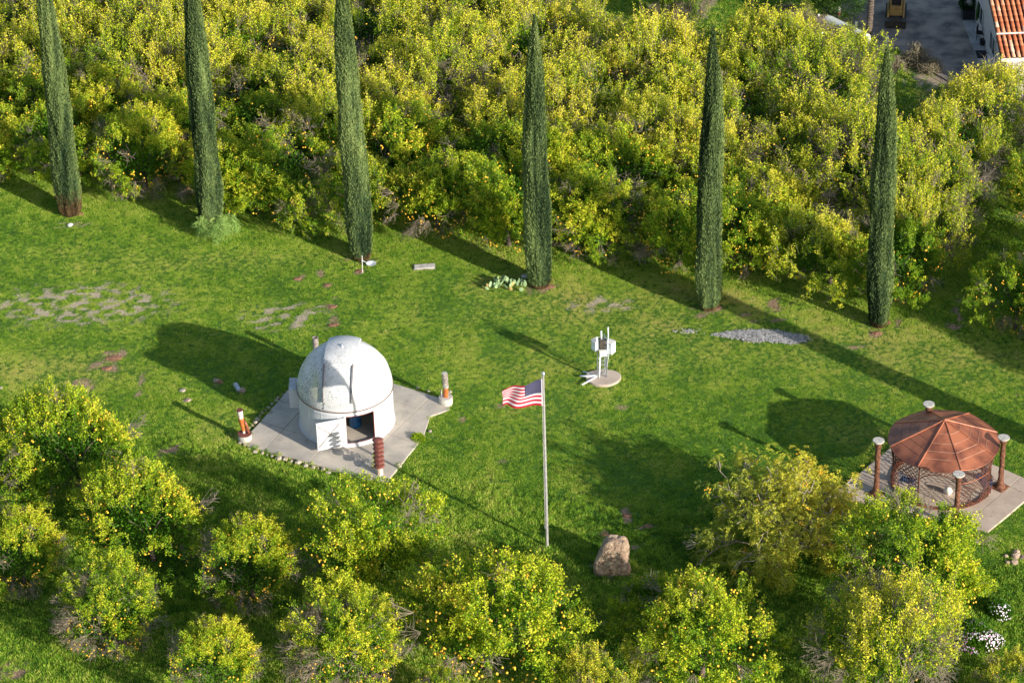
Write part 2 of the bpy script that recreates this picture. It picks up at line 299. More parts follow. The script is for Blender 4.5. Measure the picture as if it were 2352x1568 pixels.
class MB:
    def __init__(s): s.v = []; s.f = []
    def add(s, v, f):
        o = len(s.v); s.v += [tuple(map(float, p)) for p in v]; s.f += [tuple(i + o for i in q) for q in f]; return s
    def box(s, c, size, rz=0, tilt=None):
        x, y, z = [d / 2 for d in size]
        P = [Vector((a * x, b_ * y, c_ * z)) for c_ in (-1, 1) for a, b_ in ((-1, -1), (1, -1), (1, 1), (-1, 1))]
        mt = Matrix.Rotation(rz, 3, 'Z')
        if tilt: mt = mt @ Matrix.Rotation(tilt[1], 3, tilt[0])
        return s.add([mt @ p + Vector(c) for p in P], [(3, 2, 1, 0), (4, 5, 6, 7), (0, 1, 5, 4), (1, 2, 6, 5), (2, 3, 7, 6), (3, 0, 4, 7)])
    def prism(s, pts, z0, z1):
        k = len(pts)
        a = sum(pts[i][0] * pts[(i + 1) % k][1] - pts[(i + 1) % k][0] * pts[i][1] for i in range(k))
        if a < 0: pts = pts[::-1]
        V = [(p[0], p[1], z0) for p in pts] + [(p[0], p[1], z1) for p in pts]
        return s.add(V, [tuple(range(k))[::-1], tuple(range(k, 2 * k))] + [(i, (i + 1) % k, k + (i + 1) % k, k + i) for i in range(k)])
    def tube(s, pts, rad, n=8, caps=True):
        pts = [Vector(p) for p in pts]
        if not hasattr(rad, '__len__'): rad = [rad] * len(pts)
        V = []; F = []
        for i, p in enumerate(pts):
            d = (pts[min(i + 1, len(pts) - 1)] - pts[max(i - 1, 0)]).normalized()
            up = Vector((0, 0, 1)) if abs(d.z) < 0.9 else Vector((1, 0, 0))
            a = d.cross(up).normalized(); b_ = a.cross(d).normalized()
            for k in range(n):
                t = 2 * math.pi * k / n
                V.append(p + (a * math.cos(t) + b_ * math.sin(t)) * rad[i])
        for i in range(len(pts) - 1):
            for k in range(n):
                F.append((i * n + k, (i + 1) * n + k, (i + 1) * n + (k + 1) % n, i * n + (k + 1) % n))
        if caps:
            F.append(tuple(range(n))); F.append(tuple(range((len(pts) - 1) * n, len(pts) * n))[::-1])
        return s.add(V, F)
    def lathe(s, prof, n=24, c=(0, 0, 0), caps=True):
        V = [(c[0] + r * math.cos(2 * math.pi * k / n), c[1] + r * math.sin(2 * math.pi * k / n), c[2] + z) for r, z in prof for k in range(n)]
        F = [(i * n + k, i * n + (k + 1) % n, (i + 1) * n + (k + 1) % n, (i + 1) * n + k) for i in range(len(prof) - 1) for k in range(n)]
        if caps: F += [tuple(range(n))[::-1], tuple(range((len(prof) - 1) * n, len(prof) * n))]
        return s.add(V, F)
    def rock(s, c, r, seed, n=2, flat=0.7):
        r_ = random.Random(seed); bm = _ico(n)
        off = Vector((r_.uniform(0, 99), r_.uniform(0, 99), r_.uniform(0, 99)))
        V = []
        for v in bm[0]:
            q = Vector(v); k = 1 + 0.45 * mnoise.noise(q * 1.3 + off) + 0.2 * mnoise.noise(q * 3 + off)
            V.append((c[0] + q.x * r[0] * k, c[1] + q.y * r[1] * k, c[2] + q.z * r[2] * k * flat))
        return s.add(V, bm[1])
    def mesh(s, name, mat, smooth=False):
        me = bpy.data.meshes.new(name); me.from_pydata(s.v, [], s.f); me.update()
        if smooth: me.polygons.foreach_set('use_smooth', [True] * len(me.polygons))
        if mat: me.materials.append(mat)
        return me
    def build(s, name, mat, parent=None, smooth=False, loc=None, bevel=0, stuff=False, auto=None):
        return obj(name, s.mesh(name, mat, smooth), parent, loc, bevel, stuff, auto)
_icoc = {}
def _ico(n):
    if n not in _icoc:
        import bmesh
        bm = bmesh.new(); bmesh.ops.create_icosphere(bm, subdivisions=n, radius=1)
        _icoc[n] = ([tuple(v.co) for v in bm.verts], [tuple(v.index for v in f.verts) for f in bm.faces]); bm.free()
    return _icoc[n]
def obj(name, me, parent=None, loc=None, bevel=0, stuff=False, auto=None):
    o = bpy.data.objects.new(name, me); C.objects.link(o)
    if parent: o.parent = parent
    if loc is not None: o.location = loc
    if bevel:
        bv = o.modifiers.new('bevel', 'BEVEL'); bv.width = bevel; bv.segments = 2; bv.limit_method = 'ANGLE'
    if auto:
        es = o.modifiers.new('edge', 'EDGE_SPLIT'); es.split_angle = auto
    if stuff: o['kind'] = 'stuff'
    return o
def tag(o, label, cat, group=None):
    o['label'] = label; o['category'] = cat
    if group: o['group'] = group
    return o
def thing(name, label, cat, loc=(0, 0, 0), rz=0, group=None):
    o = bpy.data.objects.new(name, None); C.objects.link(o)
    o.location = loc; o.rotation_euler = (0, 0, rz); o.empty_display_size = 0.3
    return tag(o, label, cat, group)
def structure(o): o['kind'] = 'structure'; return o
def dup(root, kids):
    """copy of a thing with its parts (kids: list of (part, [sub-parts]))"""
    r = root.copy(); C.objects.link(r)
    for k, subs in kids:
        c_ = k.copy(); C.objects.link(c_); c_.parent = r
        for s_ in subs:
            d = s_.copy(); C.objects.link(d); d.parent = c_
    return r
def inpoly(P, poly):
    x, y = P[:, 0], P[:, 1]; r = np.zeros(len(P), bool); k = len(poly)
    for i in range(k):
        x0, y0 = poly[i][:2]; x1, y1 = poly[(i + 1) % k][:2]
        c_ = ((y0 > y) != (y1 > y)) & (x < (x1 - x0) * (y - y0) / (y1 - y0 + 1e-12) + x0)
        r ^= c_
    return r

# ------------------------------------------------------------------ ground zones
PAD1 = [at(*Z1(*q))[:2] for q in ((190, 1195), (1335, 1505), (1550, 1540), (1890, 1120), (1955, 925), (2140, 860), (2125, 790), (2040, 750), (1600, 612), (1200, 480), (825, 400), (640, 640), (350, 975), (170, 1165))]
PAD2 = [at(*Z3(*q))[:2] for q in ((-60, 1100), (1450, 1462), (1985, 1013), (700, 470))]
PADT = [at(*Z2(1615 + 250 * math.cos(t_), 935 + 112 * math.sin(t_) - 8 * math.cos(2 * t_)))[:2] for t_ in [2 * math.pi * k_ / 28 for k_ in range(28)]]
GRAVEL = [at(*q)[:2] for q in ((1640, 768), (1700, 760), (1780, 762), (1840, 772), (1858, 784), (1825, 791), (1770, 785), (1730, 787), (1690, 778))]
DRIVE = [at(*q)[:2] for q in ((1935, 20), (1960, 60), (1990, 84), (2042, 100), (2070, 120), (2110, 150), (2180, 190), (2230, 230), (2290, 300), (2900, 380), (2900, -400), (1760, -400), (1900, -40))]
# elongated patches: (px, py, rx, ry, kind)
patches = []
for q in ((185, 700, 250, 58), (655, 728, 115, 38), (1380, 700, 90, 22)):
    patches.append((*q, 'tan'))
for q in ((262, 820, 34, 15), (240, 842, 34, 14), (185, 880, 30, 18), (322, 893, 10, 28), (762, 705, 16, 9), (766, 735, 15, 10), (766, 750, 16, 6), (736, 626, 10, 10), (752, 655, 12, 9), (766, 684, 9, 6), (683, 641, 18, 5), (700, 632, 10, 4),
          (163, 494, 22, 8), (835, 598, 34, 9), (825, 622, 14, 7), (1247, 662, 30, 11), (1628, 710, 34, 9), (2018, 744, 40, 11), (2010, 764, 18, 8), (1780, 705, 30, 18), (1785, 737, 26, 5), (1700, 724, 26, 6), (1745, 740, 20, 6), (1620, 725, 30, 5),
          (1390, 1228, 14, 16), (1404, 1300, 48, 22), (1441, 1186, 14, 20), (1486, 1210, 20, 7), (1462, 1255, 24, 7), (1433, 938, 14, 9), (1060, 965, 10, 6), (1145, 930, 12, 9), (505, 876, 16, 7), (490, 860, 8, 5), (2185, 745, 22, 10), (2200, 715, 10, 20), (2215, 692, 24, 6), (1150, 1060, 12, 6), (1960, 795, 26, 6),
          (1125, 1100, 8, 8), (850, 1590, 40, 20), (1380, 1430, 24, 12), (385, 1040, 30, 14), (20, 1540, 50, 26), (2330, 905, 16, 5)):
    patches.append((*q, 'dirt'))
for q in ((1960, 45, 40, 30), (1920, 30, 50, 22), (2040, 105, 50, 26), (2090, 140, 60, 30), (1900, 60, 60, 26), (1400, 60, 60, 20), (1860, 70, 60, 30), (2160, 180, 60, 30)):
    patches.append((*q, 'tandirt'))
sn_e = SN(3, 2, 16, 2.0, 9.0); sn_t = SN(4, 2, 30, .7, 1.6)
def patch_masks(P):
    tan = np.zeros(len(P)); dirt = np.zeros(len(P)); nz = sn_e(P)
    for px, py, rx, ry, kind in patches:
        c_ = at(px, py); sx = rx * np.linalg.norm(c_ - EYE) / FPX; sy = ry * np.linalg.norm(c_ - EYE) / FPX / 0.56
        d = np.sqrt(((P[:, 0] - c_[0]) / sx) ** 2 + ((P[:, 1] - c_[1]) / sy) ** 2)
        v = np.clip(1.0 - d * 0.62 + nz * 0.30, 0, 1)
        if kind == 'tan': tan = np.maximum(tan, np.clip(1.7 - d * 1.3, 0, 1) * np.clip((sn_t(P * [4.6, 11.0]) + .4 * nz + .70) * .66, 0, .9))
        elif kind == 'dirt': dirt = np.maximum(dirt, v * 0.85)
        else: tan = np.maximum(tan, v); dirt = np.maximum(dirt, v * 0.45)
    return tan, dirt

xs = np.concatenate([[-1500, -600, -200, -90, -60], np.arange(-42, 44.01, 0.25), [60, 90, 200, 600, 1500]])
ys = np.concatenate([[-800, -100, 40, 80], np.arange(90, 184.01, 0.3), [200, 230, 300, 600, 2500]])
X, Y = np.meshgrid(xs, ys, indexing='xy')
P2 = np.stack([X.ravel(), Y.ravel()], 1)
far = (np.abs(P2[:, 0]) > 44) | (P2[:, 1] < 89) | (P2[:, 1] > 185)
zg = np.where(far, 0, gz(P2[:, 0], P2[:, 1]))
tan, dirt = patch_masks(P2)
nx, ny = len(xs), len(ys)
ii = (np.arange(ny - 1)[:, None] * nx + np.arange(nx - 1)[None]).ravel()
F = np.stack([ii, ii + 1, ii + 1 + nx, ii + nx], 1)
me = np_mesh('ground', np.column_stack([P2, zg]), F, M['ground'], None, True)
for nm, arr in (('tan', tan), ('dirt', dirt)):
    a = me.attributes.new(nm, 'FLOAT', 'POINT'); a.data.foreach_set('value', arr.astype(np.float32))
ground = structure(obj('ground', me))

def slab_sheet(name, poly, z0, z1, mat, parent=None, bevel=0):
    return MB().prism(poly, z0, z1).build(name, mat, parent, bevel=bevel)

# driveway
drive = structure(slab_sheet('driveway', DRIVE, -0.3, 0.085, M['asphalt']))

# concrete pads cut into slabs: clip polygon by joint lines
def clip(poly, a, b_):
    """part of poly left of the line a->b"""
    out = []; k = len(poly)
    side = lambda p: (b_[0] - a[0]) * (p[1] - a[1]) - (b_[1] - a[1]) * (p[0] - a[0])
    for i in range(k):
        p, q = poly[i], poly[(i + 1) % k]; sp, sq = side(p), side(q)
        if sp >= 0: out.append(tuple(p))
        if sp * sq < 0:
            t = sp / (sp - sq); out.append((p[0] + (q[0] - p[0]) * t, p[1] + (q[1] - p[1]) * t))
    return out
def cut_slabs(poly, lines, gap=0.012):
    polys = [list(map(tuple, poly))]
    for a, b_ in lines:
        nn = np.array([-(b_[1] - a[1]), b_[0] - a[0]]); nn /= np.linalg.norm(nn)
        new = []
        for p in polys:
            l_ = clip(p, a + nn * gap, b_ + nn * gap); r_ = clip(p, b_ - nn * gap, a - nn * gap)
            new += [q for q in (l_, r_) if len(q) > 2]
        polys = new
    return polys
def pad(name, poly, lines, z, mat, pos):
    root = bpy.data.objects.new(name, None); C.objects.link(root); root['kind'] = 'structure'
    for q in cut_slabs(poly, lines):
        cx = sum(p[0] for p in q) / len(q); cy = sum(p[1] for p in q) / len(q)
        o = MB().prism(q, -0.25, z + rng.uniform(-0.004, 0.004)).build('slab', mat, root, bevel=0.012)
    base = MB().prism([(p[0] * 0.995 + pos[0] * 0.005, p[1] * 0.995 + pos[1] * 0.005) for p in poly], -0.26, z - 0.03).build('joint_bed', M['soil'], root)
    return root
L = lambda Z, a, b_: (at(*Z(*a))[:2], at(*Z(*b_))[:2])
pad1 = pad('observatory_pad', PAD1, [L(Z1, (400, 1230), (720, 880)), L(Z1, (780, 1395), (1640, 440)), L(Z1, (1290, 1390), (2010, 690)), L(Z1, (350, 975), (1480, 1345)), L(Z1, (560, 790), (1830, 1180)), L(Z1, (1640, 790), (1990, 890)), ], 0.10, M['concrete'], at(*Z1(1150, 1000))[:2])
pad2 = pad('gazebo_pad', PAD2, [L(Z3, (1450, 1200), (1780, 920)), L(Z3, (1640, 1010), (1803, 1085)), L(Z3, (20, 860), (1560, 1290)), L(Z3, (330, 1300), (1200, 560)), L(Z3, (700, 760), (1900, 1110))], 0.12, M['concrete_pink'], at(*Z3(960, 950))[:2])
TP = at(*Z2(1610, 935))
padt = structure(slab_sheet('mast_pad', PADT, -0.3, 0.14, M['concrete_pink'], bevel=0.03))

# ------------------------------------------------------------------ observatory
OB = at(798, 969, 0.0); OB[2] = 0.10
RW = 2.30; WH = 1.98
obs = thing('observatory', 'small white domed observatory with open door on the diamond concrete pad', 'observatory', OB)
obs.rotation_euler = (0, 0, 0)
def ang(phi, r=1.0):   # phi from the camera side (-y), positive to the right
    return math.sin(phi) * r, -math.cos(phi) * r
D0, D1, DZ0, DZ1 = R_(2), R_(37), 0.2, 1.72
def wall_shell(r0, r1):
    mb = MB(); n = 96
    phs = sorted(set([D0, D1] + [D1 + (2 * math.pi + D0 - D1) * i / n for i in range(n + 1)] + [D0 + (D1 - D0) * i / 12 for i in range(13)]))
    phs = [p for p in phs if p <= D0 + 2 * math.pi + 1e-6]
    full = [D1 + (2 * math.pi + D0 - D1) * i / n for i in range(n + 1)]
    def strip(ph, z0, z1):
        V = []; F = []
        for p in ph:
            for r in (r0, r1):
                x, y = ang(p, r); V += [(x, y, z0), (x, y, z1)]
        for i in range(len(ph) - 1):
            a = i * 4; c_ = a + 4
            F += [(a, a + 1, c_ + 1, c_), (a + 2, c_ + 2, c_ + 3, a + 3), (a + 1, a + 3, c_ + 3, c_ + 1), (a, c_, c_ + 2, a + 2)]
        e = (len(ph) - 1) * 4
        F += [(0, 2, 3, 1), (e, e + 1, e + 3, e + 2)]
        mb.add(V, F)
    strip(full, 0, WH)
    dd = [D0 + (D1 - D0) * i / 12 for i in range(13)]
    strip(dd, 0, DZ0); strip(dd, DZ1, WH)
    return mb
wall_shell(RW, RW - 0.05).build('wall', M['dome_wall'], obs)
# base flange and the dark rotation ring under the dome
MB().lathe([(RW + 0.01, 0.0), (RW + 0.06, 0.0), (RW + 0.06, 0.09), (RW + 0.01, 0.10)], 96, caps=False).build('base_flange', M['dome_wall'], obs)
MB().lathe([(RW - 0.02, WH + 0.001), (RW + 0.065, WH + 0.001), (RW + 0.065, WH + 0.045), (RW - 0.02, WH + 0.045)], 96, caps=False).build('rotation_ring', M['rust_dark'], obs)
# vertical cladding seams
for i in range(16):
    p = D1 + (2 * math.pi + D0 - D1) * (i + 0.5) / 16
    x, y = ang(p, RW + 0.004)
    MB().box((x, y, WH / 2), (0.025, 0.012, WH - 0.25), math.atan2(math.cos(p), math.sin(p)) - math.pi / 2 + math.pi / 2 + math.pi / 2 if False else p).build('cladding_seam', M['dome_wall'], obs)
# hemispherical dome
ZD = WH + 0.05
dm = MB(); nr, nc = 28, 96; RD = RW + 0.03
prof = [(RD * math.cos(t), RD * math.sin(t)) for t in [math.pi / 2 * i / nr * 0.995 for i in range(nr + 1)]]
dm.lathe([(RD - 0.04, -0.03), (RD + 0.015, -0.03), (RD + 0.015, 0.05)] + prof, nc, caps=False)
dome = dm.build('dome', M['dome'], obs, True, (0, 0, ZD), auto=R_(40))
ORI = R_(-6)      # azimuth the slit faces
def on_dome(lat, el, r):
    """point on a sphere of radius r; lat = lateral offset in metres, el = angle from the horizon on the slit side, up to 180 deg behind"""
    lat_a = math.asin(max(-1, min(1, lat / r))); rr = r * math.cos(lat_a)
    y = -math.cos(el) * rr; z = math.sin(el) * rr; x = lat
    c_, s_ = math.cos(ORI), math.sin(ORI)
    return (x * c_ - y * s_, x * s_ + y * c_, z)
def strip_shell(l0, l1, e0, e1, r0, r1, nl=10, ne=24):
    mb = MB(); V = []; F = []
    for r in (r0, r1):
        for j in range(ne + 1):
            for i in range(nl + 1):
                V.append(on_dome(l0 + (l1 - l0) * i / nl, e0 + (e1 - e0) * j / ne, r))
    w = nl + 1; h = (ne + 1) * w
    for j in range(ne):
        for i in range(nl):
            a = j * w + i; F.append((a, a + w, a + w + 1, a + 1)); a += h; F.append((a, a + 1, a + w + 1, a + w))
    for j in range(ne):
        for i in (0, nl):
            a = j * w + i; q = (a, a + h, a + w + h, a + w); F.append(q if i else q[::-1])
    for i in range(nl):
        for j in (0, ne):
            a = j * w + i; q = (a, a + 1, a + 1 + h, a + h); F.append(q if j else q[::-1])
    return mb.add(V, F)
strip_shell(-0.72, 0.70, R_(3.0), R_(62), RD - 0.01, RD + 0.022).build('lower_shutter', M['dome'], obs, True, (0, 0, ZD), auto=R_(40))
strip_shell(-0.77, 0.77, R_(60), R_(118), RD + 0.03, RD + 0.13).build('upper_shutter', M['shutter'], obs, True, (0, 0, ZD), auto=R_(40))
for s_ in (-0.745, 0.66):
    strip_shell(s_ - 0.032, s_ + 0.032, R_(12), R_(62), RD + 0.02, RD + 0.11, 2).build('shutter_rail', M['rail_grey'], obs, False, (0, 0, ZD))
for e in (59.0, 3.0):
    strip_shell(-0.72, 0.7, R_(e - 0.7), R_(e + 0.7), RD + 0.02, RD + 0.045 + (0.05 if e > 20 else 0), 12, 2).build('shutter_lip', M['dome_wall'], obs, False, (0, 0, ZD))
px_, py_, pz_ = on_dome(0.02, R_(84), RD + 0.085)
MB().lathe([(0.13, 0), (0.13, 0.03), (0.07, 0.05), (0.06, 0.12), (0.0, 0.14)], 16, (px_, py_, pz_), caps=False).build('vent_cap', M['steel'], obs, True, (0, 0, ZD))
def meridian(az):
    mb = MB(); p = []
    for i in range(17):
        t = R_(2 + 76 * i / 16); p.append((RD * 1.004 * math.cos(t) * math.sin(az), -RD * 1.004 * math.cos(t) * math.cos(az), RD * 1.004 * math.sin(t)))
    return mb.tube(p, 0.012, 5)
for az in (35, 110, 175, 245, 300):  # first rib models the flagpole's shadow line in shape; the rest are seams
    meridian(R_(az)).build('seam_and_shadow_rib', M['dome'], obs, True, (0, 0, ZD))
# door opening trim (red brown) and open leaf
trim = MB()
for p in (D0, D1):
    a0 = ang(p, RW + 0.012); trim.box((a0[0], a0[1], (DZ0 + DZ1) / 2), (0.035, 0.09, DZ1 - DZ0), p)
for z in (DZ0, DZ1):
    for i in range(10):
        p0, p1 = [ang(D0 + (D1 - D0) * k / 10, RW + 0.012) for k in (i, i + 1)]
        trim.tube([(*p0, z), (*p1, z)], 0.022, 4)
trim.build('door_frame', M['rust_disc'], obs)
MB().box((*ang(D0 - 0.018, RW + 0.03), (DZ0 + DZ1) / 2), (0.09, 0.07, 1.66), D0).build('door_jamb', M['dome_wall'], obs)
hx, hy = ang(D0 - 0.01, RW + 0.07)
dirv = np.array([-0.957, -0.29]); dl = 1.47
door = MB(); th = math.atan2(dirv[1], dirv[0])
cxy = np.array([hx, hy]) + dirv * dl / 2
door.box((cxy[0], cxy[1], (DZ0 + DZ1) / 2 - 0.02), (dl, 0.04, DZ1 - DZ0 + 0.06), th)
dleaf = door.build('door', M['dome_wall'], obs, bevel=0.006)
nv = np.array([dirv[1], -dirv[0]]); nv = nv if nv[1] < 0 else -nv
def dpt(u, z, o=0.03): p = np.array([hx, hy]) + dirv * u + nv * o; return (p[0], p[1], z)
for a, b_ in (((0.12, 0.36), (1.36, 1.56)), ((1.36, 0.36), (0.30, 1.50))):
    MB().tube([dpt(a[0], a[1]), dpt(b_[0], b_[1])], 0.024, 4).build('door_brace', M['pipe_grey'], dleaf)
for u in (0.03, 1.44):
    MB().tube([dpt(u, DZ0 - 0.02), dpt(u, DZ1)], 0.024, 4).build('door_stile', M['dome_wall'], dleaf)
MB().tube([dpt(1.38, 0.34, 0.035), dpt(1.38, 1.5, 0.035)], 0.01, 4).build('latch_rod', M['pipe_grey'], dleaf)
# rail on the wall above the door, side bay, interior
rail = [(*ang(R_(-38 + 64 * i / 12), RW + 0.035), 1.80) for i in range(13)]
MB().tube(rail, 0.022, 5).build('curtain_rail', M['dome_wall'], obs)
bay = MB().prism([(-0.42, -0.42), (0.5, -0.42), (0.5, 0.42), (-0.42, 0.42)], 0.86, 1.92)
bay.v = [(x, y, z if z < 1 else z + (0.0 if y < 0 else 0.10)) for x, y, z in bay.v]
bay.build('side_bay', M['dome_wall'], obs, loc=(-2.33, 0.36, 0), bevel=0.01)
MB().box((-2.40, 0.36, 1.985), (0.70, 0.94, 0.03), 0, ('X', math.atan2(0.10, 0.84))).build('side_bay_lid', M['shutter'], obs, bevel=0.005)
MB().lathe([(RW - 0.06, 0.0), (RW - 0.06, 0.06)], 64).build('floor', M['concrete'], obs)
tel = tag(MB().lathe([(0.28, 0), (0.30, 0.05), (0.28, 0.45), (0.30, 0.5), (0.28, 0.9), (0.2, 0.95)], 20).build('blue_drum', M['blue'], None, True, loc=(OB[0] + 0.42, OB[1] - 0.55, 0.165), auto=R_(40)), 'blue drum standing inside the observatory, seen through its open doorway', 'drum')

# ------------------------------------------------------------------ four sculptural posts round the pad
def drum(parent, top=None, r=0.33, h=0.32):
    MB().lathe([(r, -0.1), (r * 1.02, 0.05), (r, h - 0.02), (r * 0.96, h)], 28).build('concrete_drum', M['drum'], parent, True, auto=R_(35))
    if top: MB().lathe([(r * 1.04, h + 0.003), (r * 1.04, h + 0.028), (r * 0.9, h + 0.03)], 28).build('cap_plate', top, parent)
p = at(*Z1(202, 1140)); post = thing('pipe_sculpture', 'red and white pipe on rust disc at the left corner of the observatory pad', 'sculpture', (p[0], p[1], 0.08), group='pipe sculptures round the observatory')
drum(post, M['rust_disc'])
MB().tube([(-0.03, 0, .36), (-0.045, 0, .5)], 0.065, 16).build('pipe_foot', M['pipe_pale'], post, True, auto=R_(35))
MB().tube([(-0.045, 0, .5), (-0.12, 0.02, 1.22)], [0.085, 0.14], 18).build('lower_pipe', M['orange_paint'], post, True, auto=R_(35))
MB().tube([(-0.12, 0.02, 1.22), (-0.15, 0.03, 1.66)], [0.125, 0.15], 18).build('upper_pipe', M['pipe_pale'], post, True, auto=R_(35))
MB().tube([(-0.15, 0.03, 1.663), (-0.152, 0.03, 1.69)], 0.158, 18).build('pipe_cap', M['rust_disc'], post)
MB().tube([(0.2, -0.05, .36), (0.12, -0.02, .85), (0.03, 0, 1.08)], [0.06, 0.075, 0.07], 12).build('side_pipe', M['rust'], post, True)
p = at(*Z1(2105, 795)); post = thing('pipe_sculpture', 'grey pipe with orange band on a round concrete drum at right of the pad', 'sculpture', (p[0], p[1], 0.08), group='pipe sculptures round the observatory')
drum(post, None, 0.34, 0.36)
MB().tube([(0.01, 0, .36), (0.03, 0, .9)], 0.125, 18).build('lower_pipe', M['orange_paint'], post, True, auto=R_(35))
MB().tube([(0.03, 0, .9), (0.0, 0, 1.72)], [0.145, 0.15], 18).build('upper_pipe', M['pipe_grey'], post, True, auto=R_(35))
MB().tube([(0.0, 0, 1.723), (0.0, 0, 1.75)], 0.13, 18).build('pipe_cap', M['drum'], post)
MB().tube([(-0.2, -0.08, .36), (-0.2, -0.08, .85)], 0.03, 8).build('side_pipe', M['pipe_grey'], post, True)
p = at(*Z1(885, 450)); post = thing('pipe_sculpture', 'plain open-topped pipe standing behind the dome', 'sculpture', (p[0], p[1], 0.08), group='pipe sculptures round the observatory')
drum(post)
mb = MB().lathe([(0.15, 0.32), (0.15, 1.72), (0.125, 1.72), (0.125, 1.2), (0.0, 1.2)], 20, caps=False); mb.build('pipe', M['pipe_grey'], post, True, auto=R_(35))
p = at(*Z1(1480, 1475)); post = thing('disc_sculpture', 'stack of seven rust-red discs on a post at the front corner of the pad', 'sculpture', (p[0], p[1], 0.08), group='pipe sculptures round the observatory')
MB().lathe([(0.16, -0.1), (0.16, 0.42)], 18).build('post_foot', M['pipe_pale'], post, True, auto=R_(35))
MB().lathe([(0.055, 0.42), (0.055, 2.0)], 12).build('stem', M['rust_disc'], post, True, auto=R_(35))
dk = MB().lathe([(0.06, -0.07), (0.2, -0.05), (0.27, 0), (0.2, 0.05), (0.06, 0.07)], 28).mesh('disc', M['rust_disc'], True)
for i in range(7):
    o = obj('disc', dk, post, (random.uniform(-.012, .012), random.uniform(-.012, .012), 0.50 + i * 0.25)); o.rotation_euler = (random.uniform(-.05, .05), random.uniform(-.05, .05), 0)

# ------------------------------------------------------------------ flagpole and flag
fb = at(1257, 1257)
ph = solve_y(fb, (0, 0, 1), 862)
pole = thing('flagpole', 'tall slim silver flagpole standing in the grass', 'flagpole', fb)
MB().lathe([(0.075, -0.1), (0.072, 0.0), (0.068, ph * 0.4), (0.045, ph)], 16).build('pole_shaft', M['pole'], pole, True, auto=R_(35))
MB().lathe([(0.16, -0.05), (0.15, 0.02), (0.08, 0.05)], 16).build('pole_collar', M['pole'], pole)
MB().lathe([(0.04, ph + .002), (0.085, ph + .03), (0.085, ph + .14), (0.05, ph + .17), (0.02, ph + .2)], 14).build('truck', M['steel'], pole, True)
MB().tube([(-0.07, -0.03, ph - .05), (-0.078, -0.03, 1.2)], 0.006, 4).build('halyard', M['white_trim'], pole)
MB().box((-0.08, -0.04, 1.2), (0.03, 0.05, 0.16)).build('cleat', M['steel'], pole)
pole_top = np.array([fb[0], fb[1], ph])
FH, FW = 1.30, 1.78
flag = thing('flag', 'stars and stripes flag flying left from the top of the flagpole', 'flag', pole_top + np.array([-0.10, -0.03, -0.22 - FH]))
def fpt(u, v, off=0.0):
    """u 0..1 from the hoist to the fly, v 0..1 bottom to top"""
    def f(u, v):
        x = -u * FW * (1 - 0.04 * math.sin(u * 7)) - 0.02 * math.sin(v * 5 + u * 3) * u
        fold = 0.34 * u * max(0, v - 0.30) / 0.7
        z = v * FH - fold * FH - 0.05 * math.sin(u * math.pi) * (1 - v) * 1.2 + 0.02 * math.sin(u * 9 + v * 2) + 0.10 * (v - .5) * (1 - u)
        y = 0.10 * math.sin(u * 8.5 + v * 1.4) * min(1, u * 3) - 0.16 * u * max(0, v - 0.35) + 0.05 * math.sin(u * 17 + v * 4) * u
        return Vector((x, y, z))
    p_ = f(u, v)
    if off:
        e = 1e-3; n_ = (f(u + e, v) - p_).cross(f(u, v + e) - p_).normalized(); p_ = p_ + n_ * off
    return p_
def fsheet(u0, u1, v0, v1, nu, nv, off=0.0):
    mb = MB(); V = []; F = []
    for s_ in (off, off - 0.006 if off == 0 else off):
        for j in range(nv + 1):
            for i in range(nu + 1): V.append(fpt(u0 + (u1 - u0) * i / nu, v0 + (v1 - v0) * j / nv, s_))
        if off: break
    w = nu + 1; h = w * (nv + 1)
    for j in range(nv):
        for i in range(nu):
            a = j * w + i; F.append((a, a + 1, a + w + 1, a + w))
            if not off: F.append((a + h, a + w + h, a + w + 1 + h, a + 1 + h))
    return mb.add(V, F)
cu, cv = 0.42, 6 / 13
for i in range(13):
    u0 = cu if i >= 6 else 0.0
    fsheet(u0 if i >= 6 else 0.0, 1.0, i / 13, (i + 1) / 13, 36, 2).build('stripe', M['flag_red'] if i % 2 == 0 else M['flag_white'], flag, True)
fsheet(0.0, cu, cv, 1.0, 18, 10).build('canton', M['flag_blue'], flag, True)
fsheet(-0.03, 0.0, 0, 1, 1, 12).build('heading', M['flag_white'], flag, True)
stars = MB()
for row in range(9):
    nst = 6 if row % 2 == 0 else 5
    for k in range(nst):
        uc = cu * ((k + 0.5 + (0 if nst == 6 else 0.5)) / 6); vc = cv + (1 - cv) * (row + 0.75) / 9.5
        for off in (0.006, -0.012):
            V = [fpt(uc, vc, off)]
            for q in range(10):
                r_ = (0.023 if q % 2 == 0 else 0.010); a = math.pi / 2 + q * math.pi / 5
                V.append(fpt(uc + r_ * math.cos(a) / FW, vc + r_ * math.sin(a) / FH, off))
            F = [(0, q + 1, (q + 1) % 10 + 1) for q in range(10)]
            stars.add(V, F if off > 0 else [t_[::-1] for t_ in F])
stars.build('stars', M['flag_white'], flag, stuff=True)

